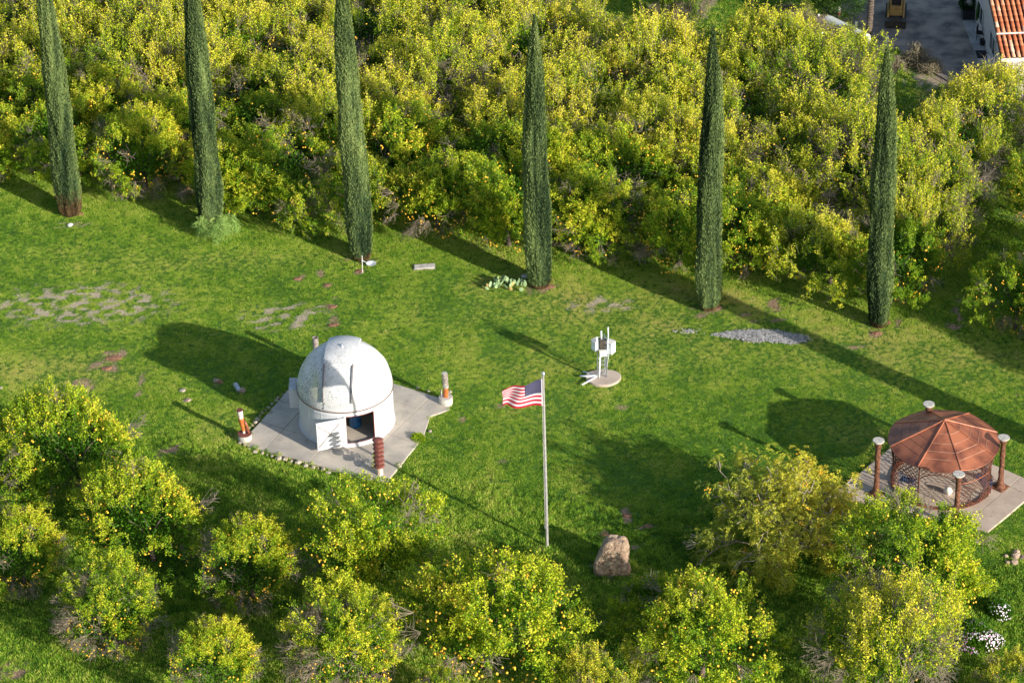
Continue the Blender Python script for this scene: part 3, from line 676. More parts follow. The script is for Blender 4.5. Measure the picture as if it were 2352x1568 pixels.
# ------------------------------------------------------------------ instrument mast
mast = thing('instrument_mast', 'short white lattice mast carrying white boxes on a round concrete pad', 'mast', (TP[0], TP[1], 0.14))
mh = 2.35
legs = [(-0.28, 0.05), (0.18, -0.08), (0.10, 0.28)]; topl = [(-0.26, 0.03), (0.26, -0.05), (0.10, 0.24)]
def lp(i, t): return (legs[i][0] * (1 - t) + topl[i][0] * t, legs[i][1] * (1 - t) + topl[i][1] * t, mh * t)
for i in range(3):
    MB().tube([lp(i, 0), lp(i, 1)], 0.026, 8).build('mast_leg', M['steel'], mast, True)
for k in range(9):
    for i in range(3):
        j = (i + 1) % 3; t0, t1 = k / 9, (k + 1) / 9
        MB().tube([lp(i, t0), lp(j, t1)], 0.011, 4).build('lattice_brace', M['steel'], mast)
        if k % 3 == 0: MB().tube([lp(i, t0), lp(j, t0)], 0.012, 4).build('lattice_brace', M['steel'], mast)
def cab(c_, size, rz, nm='enclosure'):
    o = MB().box((0, 0, 0), size, rz).build(nm, M['white_box'], mast, loc=c_, bevel=0.01); 
    MB().box((0, 0, size[2] / 2 + 0.012), (size[0] + 0.04, size[1] + 0.04, 0.02), rz).build('lid', M['white_trim'], o)
    return o
cab((-0.36, 0.12, 1.80), (0.25, 0.34, 0.55), R_(35)); cab((0.40, 0.05, 1.70), (0.35, 0.36, 0.62), R_(-35)); cab((0.02, -0.20, 1.50), (0.36, 0.12, 0.30), R_(4))
MB().box((0, 0.1, 1.9), (0.34, 0.3, 0.5), 0.2).build('back_box', M['dark_metal'], mast)
MB().tube([(-0.06, 0.12, 2.1), (-0.06, 0.12, 2.62)], 0.045, 10).build('antenna', M['white_box'], mast, True)
MB().tube([(0.28, 0.05, 2.1), (0.28, 0.05, 2.45), (0.28, 0.05, 2.86)], [0.03, 0.03, 0.04], 10).build('antenna', M['white_box'], mast, True)
MB().tube([(-0.30, -0.02, 1.9), (-0.31, -0.02, 2.35)], 0.03, 8).build('antenna', M['white_box'], mast, True)
MB().tube([(-0.20, -0.12, 0.02), (-0.17, -0.12, 0.5), (-0.13, -0.14, 1.5)], 0.04, 8).build('conduit', M['white_box'], mast, True)
MB().tube([(0.2, -0.14, 0.6), (0.26, -0.12, 1.1), (0.3, -0.1, 1.4)], 0.012, 6).build('cable', M['white_box'], mast, True)
MB().tube([(-0.28, -0.02, 0.06), (-1.15, 0.08, 0.02)], 0.055, 8).build('ground_pipe', M['white_box'], mast, True)
MB().tube([(-0.30, -0.06, 0.06), (-1.08, -0.72, 0.02)], 0.04, 8).build('ground_pipe', M['white_box'], mast, True)
MB().tube([(-0.26, 0.1, 0.04), (-1.0, 0.5, 0.02)], 0.03, 8).build('ground_pipe', M['white_box'], mast, True)

# ------------------------------------------------------------------ gazebo
GC = at(*Z3(992, 945), 0.12)
gaz = thing('gazebo', 'round rusted steel gazebo with lattice sides on a square concrete pad', 'gazebo', GC)
RR, EH, RH = 2.58, 2.36, 1.08; RB = 2.42
gang = [R_(10 + 45 * k) for k in range(8)]
gp = lambda a, r, z: (r * math.cos(a), r * math.sin(a), z)
for k in range(8):
    a0, a1 = gang[k], gang[k] + R_(45)
    # roof panel: tapering curved sector with thickness
    V = []; F = []; nA, nR = 8, 5
    for zz in (0.0, -0.035):
        for j in range(nR + 1):
            t_ = 0.02 + 0.98 * j / nR
            for i in range(nA + 1):
                a = a0 + (a1 - a0) * i / nA; mid = math.cos(R_(22.5)) / math.cos(a - (a0 + a1) / 2)
                rr = RR * t_ * (1.0 * (t_) + mid * (1 - t_)) if True else 0
                z = EH + RH * (1 - t_ * math.cos(a - (a0 + a1) / 2) / math.cos(R_(22.5)))
                V.append(gp(a, RR * t_, z + zz - 0.10 * t_ * (0) - (1 - mid) * 0))
    w = nA + 1; h = w * (nR + 1)
    for j in range(nR):
        for i in range(nA):
            q = j * w + i; F.append((q, q + w, q + w + 1, q + 1)); F.append((q + h, q + h + 1, q + h + w + 1, q + h + w))
    for i in range(nA):
        q = nR * w + i; F.append((q, q + h, q + h + 1, q + 1))
    MB().add(V, F).build('roof_panel', M['rust'], gaz, True, auto=R_(40))
    MB().tube([gp(a0, 0.05, EH + RH + 0.01), gp(a0, RR * .5, EH + RH * .5 + 0.012), gp(a0, RR + 0.01, EH + 0.01)], 0.034, 6).build('ridge_rib', M['rust'], gaz)
    for f_ in (0.30, 0.50, 0.67, 0.83):
        pts_ = [gp(a0 + (a1 - a0) * i / 8, RR * f_ * math.cos(R_(22.5)) / math.cos(a0 + (a1 - a0) * i / 8 - (a0 + a1) / 2), 0) for i in range(9)]
        pts_ = [(x, y, EH + RH * (1 - f_) + 0.006) for x, y, _ in pts_]
        if k in (5, 6, 7): MB().tube(pts_, 0.013, 4).build('roof_seam', M['rust_seam'], gaz)
        else: MB().tube(pts_, 0.011, 4).build('roof_seam', M['rust'], gaz)
    # slender paired post
    MB().tube([gp(a0, RB, 0.0), gp(a0, RB, EH - 0.12), gp(a0, RB + 0.08, EH)], 0.035, 8).build('post', M['rust_dark'], gaz, True)
MB().lathe([(0.10, EH + RH - 0.02), (0.09, EH + RH + 0.05), (0.0, EH + RH + 0.10)], 12, caps=False).build('finial', M['rust'], gaz, True)
MB().tube([gp(R_(10) + 2 * math.pi * i / 64, RR, EH - 0.015 + RH * (1 - math.cos(((i % 8) / 8 - .5) * R_(45)) / math.cos(R_(22.5)))) for i in range(65)], 0.03, 6).build('eave_ring', M['rust'], gaz, True)
def arc_pts(k, t0, t1, z, n=8, r=RB): return [gp(gang[k] + R_(45) * (t0 + (t1 - t0) * i / n), r, z) for i in range(n + 1)]
LAT = {4: 'oval', 5: None, 6: 'full', 7: None, 0: 'full', 1: 'oval', 2: 'full', 3: None}
for k in range(8):
    # upper band under the eaves everywhere (diamond lattice, arch shaped below)
    full = LAT[k] is not None
    up = MB(); zlo = 0.0 if full else 1.82
    N = 9; step = 0.22
    L_ = RB * R_(45); 
    def clip_line(s0, z0, s1, z1):
        # keep points inside panel; cut arch for open bays, oval hole for oval bays
        keep = []; n_ = 26
        for i in range(n_ + 1):
            t_ = i / n_; s_ = s0 + (s1 - s0) * t_; z_ = z0 + (z1 - z0) * t_
            ok = 0 <= s_ <= L_ and 0.05 <= z_ <= EH - 0.1
            if not full:
                xx = (s_ - L_ / 2) / (L_ / 2)
                ok = ok and z_ > 1.35 + 0.62 * math.sqrt(max(0, 1 - xx * xx))
            if LAT[k] == 'oval' or LAT[k] == 'full':
                c2 = 1.0 if LAT[k] == 'oval' else 0.55
                xx = (s_ - L_ / 2) / (0.42 if LAT[k] == 'oval' else 0.32); z2 = (z_ - c2) / (0.62 if LAT[k] == 'oval' else 0.42)
                ok = ok and xx * xx + z2 * z2 > 1
            keep.append((ok, s_, z_))
        run = []
        for ok, s_, z_ in keep + [(False, 0, 0)]:
            if ok: run.append((s_, z_))
            else:
                if len(run) > 1:
                    q = [run[0], run[len(run) // 2], run[-1]] if len(run) > 2 else run
                    up.tube([gp(gang[k] + s2 / RB, RB, z2) for s2, z2 in q], 0.016, 4, caps=False)
                run = []
    m_ = -EH
    while m_ < L_ + EH:
        clip_line(m_, 0, m_ + EH, EH); clip_line(m_ + EH, 0, m_, EH); m_ += step
    up.build('lattice', M['rust_dark'], gaz, stuff=True)
    if full:
        MB().tube(arc_pts(k, 0, 1, 1.45), 0.02, 6).build('mid_rail', M['rust'], gaz, True)
        cz, rz_, rs_ = (1.0, .62, .42) if LAT[k] == 'oval' else (0.55, .42, .32)
        MB().tube([gp(gang[k] + (L_ / 2 + rs_ * math.cos(t_)) / RB, RB, cz + rz_ * math.sin(t_)) for t_ in [2 * math.pi * i / 24 for i in range(25)]], 0.018, 5).build('oval_ring', M['rust_dark'], gaz, True)
        MB().tube(arc_pts(k, 0, 1, 0.06), 0.03, 6).build('base_rail', M['rust_dark'], gaz, True)
    else:
        pa = [gp(gang[k] + L_ * 0.5 * (1 + math.cos(t_)) / RB, RB, 1.35 + 0.62 * math.sin(t_)) for t_ in [math.pi * i / 16 for i in range(17)]]
        MB().tube([gp(gang[k] + L_ / RB, RB, 0)] + pa + [gp(gang[k], RB, 0)], 0.026, 6).build('arch', M['rust_dark'], gaz, True)
MB().tube([gp(2 * math.pi * i / 64, RB, EH - 0.1) for i in range(65)], 0.022, 6).build('top_ring', M['rust_dark'], gaz, True)
MB().lathe([(2.40, 0), (2.40, 0.07), (2.22, 0.07), (2.22, 0.0)], 64, caps=False).build('base_ring', M['rust'], gaz)

def bench(c_, rz, label, wdt=1.15):
    b_ = thing('bench', label, 'bench', c_, rz, 'metal benches in the gazebo')
    MB().box((0, 0, 0.43), (wdt, 0.42, 0.03)).build('seat', M['bench_blue'], b_)
    for i in range(7): MB().tube([(-wdt / 2 + wdt * i / 6, 0.2, .44), (-wdt / 2 + wdt * i / 6, 0.27, .86)], 0.012, 5).build('back_bar', M['bench_blue'], b_)
    MB().tube([(-wdt / 2, 0.27, .87), (wdt / 2, 0.27, .87)], 0.022, 6).build('top_rail', M['bench_blue'], b_)
    for sx in (-1, 1):
        MB().tube([(sx * wdt / 2, 0.18, 0), (sx * wdt / 2, 0.2, .44)], 0.02, 6).build('leg', M['bench_blue'], b_)
        MB().tube([(sx * wdt / 2, -0.2, 0), (sx * wdt / 2, -0.2, .62), (sx * wdt / 2, 0.24, .66)], 0.02, 6).build('leg', M['bench_blue'], b_)
q = at(*Z3(1390, 1010), .12); bench((q[0], q[1], .12), R_(-75), 'dark blue metal bench inside the gazebo near its right side')
q = at(*Z3(655, 1010), .12); bench((q[0], q[1], .12), R_(150), 'dark metal bench inside the gazebo near its left side', 0.7)
q = at(*Z3(1060, 1075), .12); o = MB(); o.rock((0, 0, 0.2), (0.2, 0.18, 0.3), 5); tag(o.build('planter', M['white_trim'], None, True, (q[0], q[1], 0.12)), 'pale bulky planter inside the gazebo behind the front column', 'planter')

def column(px, py, tx, ty, label):
    b0 = at(*Z3(px, py), 0.12); hh = solve_y(b0, (0, 0, 1), Z3(tx, ty)[1])
    c_ = thing('column', label, 'column', b0, 0, 'rust-coloured columns with disc tops round the gazebo')
    pr = []; r_ = random.Random(px)
    n_ = 46
    for i in range(n_ + 1):
        z = 0.06 + (hh - 0.20) * i / n_
        rad = 0.120 + 0.17 * math.exp(-z / 0.22) + (0.07 * max(0, (z - (hh - .45)) / .3) if z > hh - .45 else 0)
        pr.append((rad, z))
    mb = MB().lathe(pr, 22); V = []
    for x, y, z in mb.v:
        f_ = 1 + 0.24 * mnoise.noise(Vector((x * 7, y * 7, z * 4 + px))) * (1 if 0.4 < z < hh - .5 else .25)
        V.append((x * f_, y * f_, z))
    mb.v = V; mb.build('shaft', M['rust_column'], c_, True)
    MB().box((0, 0, 0.03), (0.62, 0.62, 0.06), R_(45)).build('plinth', M['rust_column'], c_, bevel=0.01)
    MB().lathe([(0.19, hh - .135), (0.25, hh - .06), (0.27, hh - .058), (0.27, hh - .005), (0.262, hh), (0.035, hh), (0.035, hh - .05), (0.0, hh - .05)], 28, caps=False).build('top_disc', M['drum'], c_, True, auto=R_(30))
column(352, 1075, 407, 547, 'rusty column with pale disc top at the left corner of the gazebo')
column(1568, 1012, 1620, 517, 'rusty column with pale disc top at the right corner of the gazebo')
column(840, 700, 885, 190, 'column standing behind the gazebo roof, only its disc top showing')
column(1130, 1400, 1160, 875, 'column in front of the gazebo with its foot behind lemon foliage')

# ------------------------------------------------------------------ boulder and stones
bb = at(*Z6(985, 1270))
bo = MB(); vv, ff = _ico(5)
V = []
for v in vv:
    q = Vector(v)
    s_ = 1 / max(abs(q.x) ** 5 + abs(q.y) ** 5 + abs(q.z) ** 5, 1e-9) ** (1 / 5)
    q = q * s_
    k = .93 + 0.22 * mnoise.noise(q * 1.3 + Vector((3, 1, 9))) + 0.10 * abs(mnoise.noise(q * 2.6)) + 0.035 * mnoise.noise(q * 8)
    z = q.z * 0.98 + 0.66; t_ = max(0, min(1, z / 1.64))
    wx = 0.84 * (1 - 0.36 * t_ ** 1.5); wy = 0.55 * (1 - 0.25 * t_)
    V.append((q.x * k * wx + 0.26 * t_ - 0.02, q.y * k * wy + 0.22 * t_, z * (1 + 0.05 * mnoise.noise(q * 2))))
bo.add(V, ff); tag(bo.build('boulder', M['boulder'], None, True, (bb[0], bb[1], -0.05)), 'large upright tan boulder in the grass right of the flagpole foot', 'boulder')

def stone(px, py, r, label, mat='stone_pale', group=None, seed=None, z=0.05, flat=0.7):
    q = at(px, py); r *= random.uniform(.6, 1.15) if group else 1; s_ = MB().rock((0, 0, 0), (r, r * random.uniform(.6, .95), r * random.uniform(.75, 1)), seed or int(px * 7 + py), 2, flat)
    o = s_.build('stone', M[mat], None, False, (q[0], q[1], z)); o.rotation_euler = (0, 0, random.uniform(0, 6)); return tag(o, label, 'stone', group)
G1 = 'stones edging the observatory pad'
for X_, Y_, r in ((150, 1172, .15), (240, 1228, .12), (300, 1256, .17), (365, 1270, .13), (455, 1295, .13), (520, 1320, .16), (580, 1322, .17), (640, 1345, .16), (705, 1358, .17), (775, 1385, .16), (845, 1402, .16), (940, 1417, .12), (990, 1450, .15), (200, 1200, .1), (410, 1283, .09), (892, 1410, .1)):
    stone(*Z1(X_, Y_), r, 'rounded pale stone edging the lower left side of the observatory pad', group=G1 + ', lower left side')
for X_, Y_, r in ((320, 945, .14), (300, 975, .14), (365, 885, .12), (425, 838, .12), (455, 803, .12), (500, 768, .13), (520, 742, .1), (560, 713, .11), (595, 686, .11), (618, 662, .1), (650, 600, .1), (680, 572, .08), (270, 1005, .1), (240, 1030, .09), (340, 915, .09), (395, 862, .09)):
    stone(*Z1(X_, Y_), r, 'small brownish stone edging the upper left side of the observatory pad', 'stone_brown' if r < .12 else 'stone_pale', group=G1 + ', upper left side')
for X_, Y_, r in ((1940, 683, .1), (1840, 648, .09), (1955, 1060, .15), (1900, 1110, .09), (1660, 1385, .15), (1692, 1357, .13), (1750, 1290, .07), (1635, 1000, .08), (1805, 1200, .09)):
    stone(*Z1(X_, Y_), r, 'pale stone lying in the weeds along the right edges of the observatory pad', group=G1 + ', right side')
stone(*Z1(2145, 690), .12, 'white and brown stone lying beside the orange-banded pipe on its drum')
stone(419, 898, .17, 'flat white stone alone in the grass left of the pad', flat=.4)
stone(430, 921, .2, 'tan flat stone in the grass just below the white one', 'stone_brown', flat=.35)
stone(556, 898, .2, 'brown rock in the shadow of the dome', 'stone_brown')
o = MB().box((0, 0, 0), (.2, .5, .16), .5, ('X', .35)).build('metal_box', M['steel'], None, loc=(*at(545, 895)[:2], .15)); tag(o, 'small bluish metal box lying tilted in the dome shadow', 'box')
stone(497, 875, .16, 'dark half-buried rock inside the dome shadow on the lawn', 'stone_brown', flat=.4)
stone(1230, 648, .13, 'small grey rock tucked against the fourth cypress from the left', 'drum')
stone(1205, 636, .2, 'flat bluish stone in the shade left of the fourth cypress', 'drum', flat=.4)
for X_, Y_, r in ((1790, 590, .22), (1715, 590, .16), (1780, 640, .17), (1800, 555, .2), (1725, 640, .12), (1850, 600, .15)):
    q = zoom(1960, 1200, 3.093)(X_, Y_); stone(*q, r, 'grey-white rock in the small heap by the lower right frame edge', 'stone_brown', group='rock heap right of the gazebo')
for X_, Y_, r in ((560, 380, .22), (600, 400, .2), (640, 425, .22), (580, 420, .15)):
    q = zoom(1960, 1200, 3.093)(X_, Y_); stone(*q, r, 'pale flat rock in the dark gap between the yellow shrub and the gazebo pad', group='rocks below the gazebo pad', flat=.5)
stone(0 + 2, 893, .14, 'white stone at the left frame edge')

# dirt clods of the molehills: low mounds of loose soil
for i, (px, py, r) in enumerate(((2013, 764, .30), (766, 748, .28), (764, 706, .28), (262, 822, .5), (245, 845, .4), (1485, 1211, .28), (1392, 1228, .3), (826, 622, .25), (752, 655, .2), (1643, 706, .35), (1262, 660, .35), (2035, 740, .35), (683, 641, .2), (183, 492, .25), (505, 876, .2), (1440, 1185, .26))):
    q = at(px, py); mb = MB(); r *= .62
    for j in range(26):
        a = random.uniform(0, 6.28); d = r * math.sqrt(random.random()); mb.rock((d * math.cos(a) * 1.3, d * math.sin(a) * .8, 0.01), (.07, .06, .06), i * 50 + j, 1)
    mb.rock((0, 0, -0.03), (r * 1.1, r * .8, .12), i + 900, 3)
    o = mb.build('soil_mound', M['soil'], None, True, (q[0], q[1], gz(q[0], q[1]))); o['kind'] = 'stuff'
    o['label'] = 'loose reddish soil mound in the grass'

# utility slab, little signpost with dish, debris, black bowl
q = at(975, 615); o = thing('concrete_cover', 'long pale rectangular concrete cover lying in the lawn behind the dome', 'cover', (q[0], q[1], 0.06), R_(4))
for i in range(3): MB().box((-0.36 + i * .36, 0, 0), (.355, .44, .12)).build('panel', M['drum'], o, bevel=.012)
MB().box((0, 0, -.03), (1.16, .5, .08)).build('rim', M['pipe_grey'], o)
q = at(*zoom(700, 560, 3.36)(693, 410)); h_ = solve_y(q, (0, 0, 1), zoom(700, 560, 3.36)(705, 265)[1])
o = thing('garden_stake', 'thin white stake standing at the foot of the third cypress', 'stake', q)
MB().tube([(0, 0, 0), (0.03, 0, h_)], 0.022, 6).build('rod', M['white_trim'], o); MB().box((-.02, 0, .02), (.2, .06, .03), .5).build('foot', M['stone_brown'], o)
q = at(*zoom(700, 560, 3.36)(765, 350)); o = thing('dish', 'small pale blue dish lying in the grass right of the third cypress', 'dish', (q[0], q[1], .12))
MB().lathe([(.03, -.06), (.14, -.05), (.26, .02), (.28, .04), (.25, .03), (.12, -.03), (0, -.04)], 20, caps=False).build('bowl', M['white_tank'], o, True)
MB().tube([(-.2, .1, 0), (-.5, .2, .12)], .02, 6).build('handle', M['white_tank'], o)
q = at(*zoom(0, 0, 2.45)(430, 1385)); o = thing('litter_heap', 'scrap of white plastic and pale sticks in front of the leftmost cypress', 'litter', q)
MB().rock((0, 0, .06), (.16, .12, .12), 3, 2).build('plastic_scrap', M['white_trim'], o)
for i in range(9):
    a = random.uniform(-.5, .5); MB().tube([(-.9 + i * .2, random.uniform(-.3, .3), .05), (-.4 + i * .2, random.uniform(-.3, .3) + a * .3, .08)], .012, 4).build('stick', M['twig'], o)

# ------------------------------------------------------------------ plants: generators
def leaves(P, D, length, width, tint, rnd, fold=0.15):
    """diamond leaves: base P, direction D (unit), returns verts, quads, tint"""
    n_ = len(P); L_ = length * rnd.uniform(.7, 1.2, n_)[:, None]; W_ = width * rnd.uniform(.75, 1.2, n_)[:, None]
    r_ = rnd.normal(size=(n_, 3)); S = np.cross(D, r_); S /= np.linalg.norm(S, axis=1)[:, None] + 1e-9
    N_ = np.cross(S, D)
    V = np.empty((n_, 4, 3)); V[:, 0] = P; V[:, 1] = P + D * L_ * .5 + S * W_ * .5 + N_ * L_ * fold; V[:, 2] = P + D * L_; V[:, 3] = P + D * L_ * .5 - S * W_ * .5 + N_ * L_ * fold
    F = np.arange(n_ * 4).reshape(n_, 4)
    return V.reshape(-1, 3), F, tint
def unit(v): return v / (np.linalg.norm(v, axis=-1, keepdims=True) + 1e-9)
def seg_tubes(A, B, r0, r1, sides=3):
    """many thin tapered twigs as 3-sided prisms"""
    n_ = len(A); D = unit(B - A); ref = np.where(np.abs(D[:, 2:3]) < .9, np.array([[0, 0, 1.]]), np.array([[1., 0, 0]]))
    a = unit(np.cross(D, ref)); b_ = np.cross(a, D)
    V = np.empty((n_, 2 * sides, 3))
    for k in range(sides):
        t_ = 2 * math.pi * k / sides; o_ = a * math.cos(t_) + b_ * math.sin(t_)
        V[:, k] = A + o_ * np.reshape(r0, (-1, 1)); V[:, sides + k] = B + o_ * np.reshape(r1, (-1, 1))
    base = (np.arange(n_) * 2 * sides)[:, None, None]
    q = np.array([[k, (k + 1) % sides, sides + (k + 1) % sides, sides + k] for k in range(sides)])
    return V.reshape(-1, 3), (base + q[None]).reshape(-1, 4)

def lemon_variant(seed, Rx=2.5, Rz=2.05, n_shoot=1150, yellow=0.5, fruit=90, twiggy=0.25, sprout=0.08, upr=0.0, rough=.20):
    fruit = int(fruit * 1.3); twiggy *= 1.1
    r = np.random.default_rng(seed); zc = Rz + 0.28
    low = SN(seed, 3, 12, 1.2, 3.0); gap = SN(seed + 50, 3, 12, 2.2, 4.5)
    nc = 135
    dc = unit(r.normal(size=(nc * 2, 3))); dc[:, 2] = np.where(dc[:, 2] < -.5, -dc[:, 2], dc[:, 2])
    dc = dc[gap(dc) > -0.7][:nc]; nc = len(dc)
    rc = (1 + rough * low(dc) + .07 * r.normal(size=nc)) * (.62 + .38 * r.random(nc) ** .4)
    ct = r.normal(size=nc) * .10
    kc = r.integers(0, nc, n_shoot); ns = n_shoot
    ax = np.array([Rx, Rx, Rz])
    Pc = dc[kc] * rc[kc][:, None] * ax + r.normal(size=(ns, 3)) * np.array([.19, .19, .16 + .12 * upr]) * (Rx / 2.5)
    P = Pc + np.array([0, 0, zc]); P[:, 2] = np.maximum(P[:, 2], .12)
    d = unit(Pc / ax); rad = np.linalg.norm(Pc / ax, axis=1); surf = 1 + rough * low(d)
    G = unit(d * (.75 - .4 * upr) + np.array([0, 0, .55 + .5 * upr]) + r.normal(size=(ns, 3)) * (.38 - .14 * upr))
    Ls = r.uniform(.28, .62, ns) * (1 + .5 * upr)
    sp = (r.random(ns) < sprout) & (d[:, 2] > .15); Ls[sp] *= 1.9; G[sp] = unit(np.array([0, 0, 1.]) + r.normal(size=(sp.sum(), 3)) * .18 + d[sp] * .25)
    P = P - G * Ls[:, None] * .45
    per = 29; k = np.repeat(np.arange(ns), per); t_ = r.random(len(k)) ** .8
    LP = P[k] + G[k] * (Ls[k] * t_)[:, None] + r.normal(size=(len(k), 3)) * .055
    LD = unit(G[k] * (.45 + .35 * upr) + r.normal(size=(len(k), 3)) * .75 + np.array([0, 0, .12]))
    st = r.normal(size=ns) * .07 + ct[kc] + 0.06 * gap(d * 0.6) + 0.15 * sp
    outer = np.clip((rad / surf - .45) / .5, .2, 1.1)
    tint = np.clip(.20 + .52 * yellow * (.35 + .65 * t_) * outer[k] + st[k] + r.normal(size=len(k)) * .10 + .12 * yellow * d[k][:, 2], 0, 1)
    V1, F1, T1 = leaves(LP, LD, .098, .054, tint, r)
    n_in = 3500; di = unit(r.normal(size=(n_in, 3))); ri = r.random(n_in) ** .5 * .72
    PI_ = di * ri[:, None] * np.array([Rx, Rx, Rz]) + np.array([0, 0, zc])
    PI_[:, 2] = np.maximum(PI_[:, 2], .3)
    V2, F2, T2 = leaves(PI_, unit(r.normal(size=(n_in, 3))), .13, .075, np.clip(r.normal(size=n_in) * .06 + .12, 0, 1), r)  # inner crown shade put into the colour: fill leaves tinted dark
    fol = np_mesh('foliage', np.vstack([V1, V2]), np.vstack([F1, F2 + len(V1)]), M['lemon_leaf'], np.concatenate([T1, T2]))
    # trunk and limbs
    mb = MB(); rr = random.Random(seed)
    mb.tube([(0, 0, -.1), (.03, .02, .35), (.05, 0, .75)], [.15, .12, .11], 8)
    for i in range(8):
        a = 6.28 * i / 8 + rr.uniform(-.3, .3); e = rr.uniform(.3, 1.2); ro = Rx * .72
        tip = (math.cos(a) * math.cos(e) * ro, math.sin(a) * math.cos(e) * ro, zc - .3 + math.sin(e) * Rz * .75)
        mid = (tip[0] * .45, tip[1] * .45, .9 + (tip[2] - .9) * .6)
        mb.tube([(.03, 0, .6), mid, tip], [.075, .05, .02], 5)
    trunk = mb.mesh('trunk', M['bark'], True)
    # twigs: one per shoot + bare bunches on the surface
    A = P; B = P + G * Ls[:, None]
    nb = int(26 * twiggy * 4); bA = []; bB = []
    for i in range(nb):
        dd = unit(r.normal(size=3) + np.array([-.7, -.2, -.35])); c0 = dd * np.array([Rx, Rx, Rz]) * r.uniform(.82, 1.08) + np.array([0, 0, zc]); c0[2] = max(c0[2], .3)
        for j in range(13):
            g_ = unit(dd * .8 + r.normal(size=3) * .7); m_ = c0 + g_ * r.uniform(.2, .5); bA.append(c0 - dd * .3); bB.append(m_)
            for _ in range(2):
                bA.append(m_); bB.append(m_ + unit(g_ + r.normal(size=3) * .7) * r.uniform(.12, .4))
    V3, F3 = seg_tubes(A, B, np.full(len(A), .006 + .005 * upr), np.full(len(A), .003 + .003 * upr))
    if bA:
        V4, F4 = seg_tubes(np.array(bA), np.array(bB), np.full(len(bA), .011), np.full(len(bA), .006)); V3 = np.vstack([V3, V4]); F3 = np.vstack([F3, F4 + len(V3) - len(V4)])
    tw = np_mesh('twigs', V3, F3, M['twig'])
    # fruit
    fv, ff_ = _ico(1); fv = np.array(fv); ff_ = np.array(ff_)
    df = unit(r.normal(size=(fruit, 3)) + np.array([.15, -.35, -.15])); Pf = df * np.array([Rx, Rx, Rz]) * (1 + .15 * low(df))[:, None] * r.uniform(.86, 1.04, fruit)[:, None] + np.array([0, 0, zc]); Pf[:, 2] = np.maximum(Pf[:, 2], .2)
    cl = r.random(fruit) < .4; Pf[cl] = Pf[np.where(cl)[0] - 1] + r.normal(size=(cl.sum(), 3)) * .09
    VF = (Pf[:, None, :] + fv[None] * np.array([.047, .047, .056]) * r.uniform(.7, 1.15, (fruit, 1, 1))).reshape(-1, 3)
    FF = (np.arange(fruit)[:, None, None] * len(fv) + ff_[None]).reshape(-1, 3)
    fr = np_mesh('lemons', VF, FF, M['lemon'], None, True)
    return {'foliage': fol, 'trunk': trunk, 'twigs': tw, 'lemons': fr}
VAR = [lemon_variant(11, yellow=.80, fruit=190, twiggy=.12, sprout=.12, rough=.26), lemon_variant(12, yellow=.78, fruit=160, twiggy=.5), lemon_variant(13, yellow=.68, fruit=110, twiggy=.15, sprout=.14, rough=.28), lemon_variant(14, yellow=.8, fruit=170, twiggy=.8, n_shoot=900),
       lemon_variant(15, yellow=.92, fruit=60, twiggy=.5, n_shoot=1000, sprout=.26, upr=1, rough=.3), lemon_variant(16, yellow=1.0, fruit=40, twiggy=.8, n_shoot=950, sprout=.3, upr=1, rough=.34), lemon_variant(17, yellow=.88, fruit=60, twiggy=.3, sprout=.2, upr=.8, rough=.3), lemon_variant(18, yellow=.95, fruit=30, twiggy=1.6, n_shoot=780, sprout=.3, upr=1, rough=.35)]
def lemon_tree(x, y, w, hgt, v, label, group, rz=None, lean=0.0):
    t_ = thing('lemon_tree', label, 'lemon tree', (x, y, 0), rng.uniform(0, 6.28) if rz is None else rz, group)
    s_ = w / 5.15; t_.scale = (s_, s_, hgt / 4.55)
    for nm in ('foliage', 'trunk', 'twigs', 'lemons'):
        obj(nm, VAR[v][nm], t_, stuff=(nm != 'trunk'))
    return t_
def by_crown(px, py, wpx, v, label, k=.82, group='lemon trees in the foreground grove'):
    d_ = np.linalg.norm(at(px, py, 2) - EYE); w = wpx * d_ / FPX; hgt = w * k
    q = at(px, py, hgt * .52)
    return lemon_tree(q[0], q[1], w * .96, hgt * .99, v, label, group, rng.uniform(-.6, .4) if v in (1, 3) else None)
by_crown(172, 1020, 300, 0, 'leafy lemon tree full of fruit at upper left of the foreground grove, nearest the lawn', .84)
by_crown(342, 1185, 285, 0, 'lemon tree heavy with fruit, second from left in the upper foreground row', .84)
by_crown(45, 1265, 220, 1, 'lemon tree cut by the left frame edge, thin grey twigs at its foot')
by_crown(250, 1400, 240, 3, 'half-bare lemon tree with grey twigs in the lower left')
by_crown(572, 1292, 240, 1, 'lemon tree with grey dead twigs on its left, below the left pad corner')
by_crown(850, 1248, 305, 2, 'dark green lemon tree reaching up to the front corner of the observatory pad', .95)
by_crown(492, 1520, 225, 1, 'lemon tree cut by the bottom edge, below the second row on the left')
by_crown(790, 1480, 270, 3, 'twiggy lemon tree with many bare grey branches at the bottom, left of centre', .85)
by_crown(1105, 1402, 372, 0, 'large lemon tree at bottom centre, between the pad and the flagpole foot', .84)
by_crown(1612, 1440, 330, 0, 'broad bright lemon tree below the boulder and the yellow shrub', .84)
by_crown(1495, 1385, 165, 2, 'small lemon tree crown just below the boulder', 1.0)
by_crown(1395, 1560, 200, 4, 'low yellowish lemon tree cut by the bottom edge right of centre', .8)
by_crown(2125, 1282, 330, 2, 'big dense lemon tree directly in front of the gazebo', .86)
by_crown(2020, 1475, 330, 5, 'yellowing lemon tree at the bottom right with tall shoots', .86)
by_crown(2330, 1575, 170, 4, 'low lemon tree in the bottom right corner')
by_crown(2390, 430, 170, 2, 'dark green lemon tree at the right frame edge beyond the far end of the lane', 1.0, 'lemon trees right of the lane')
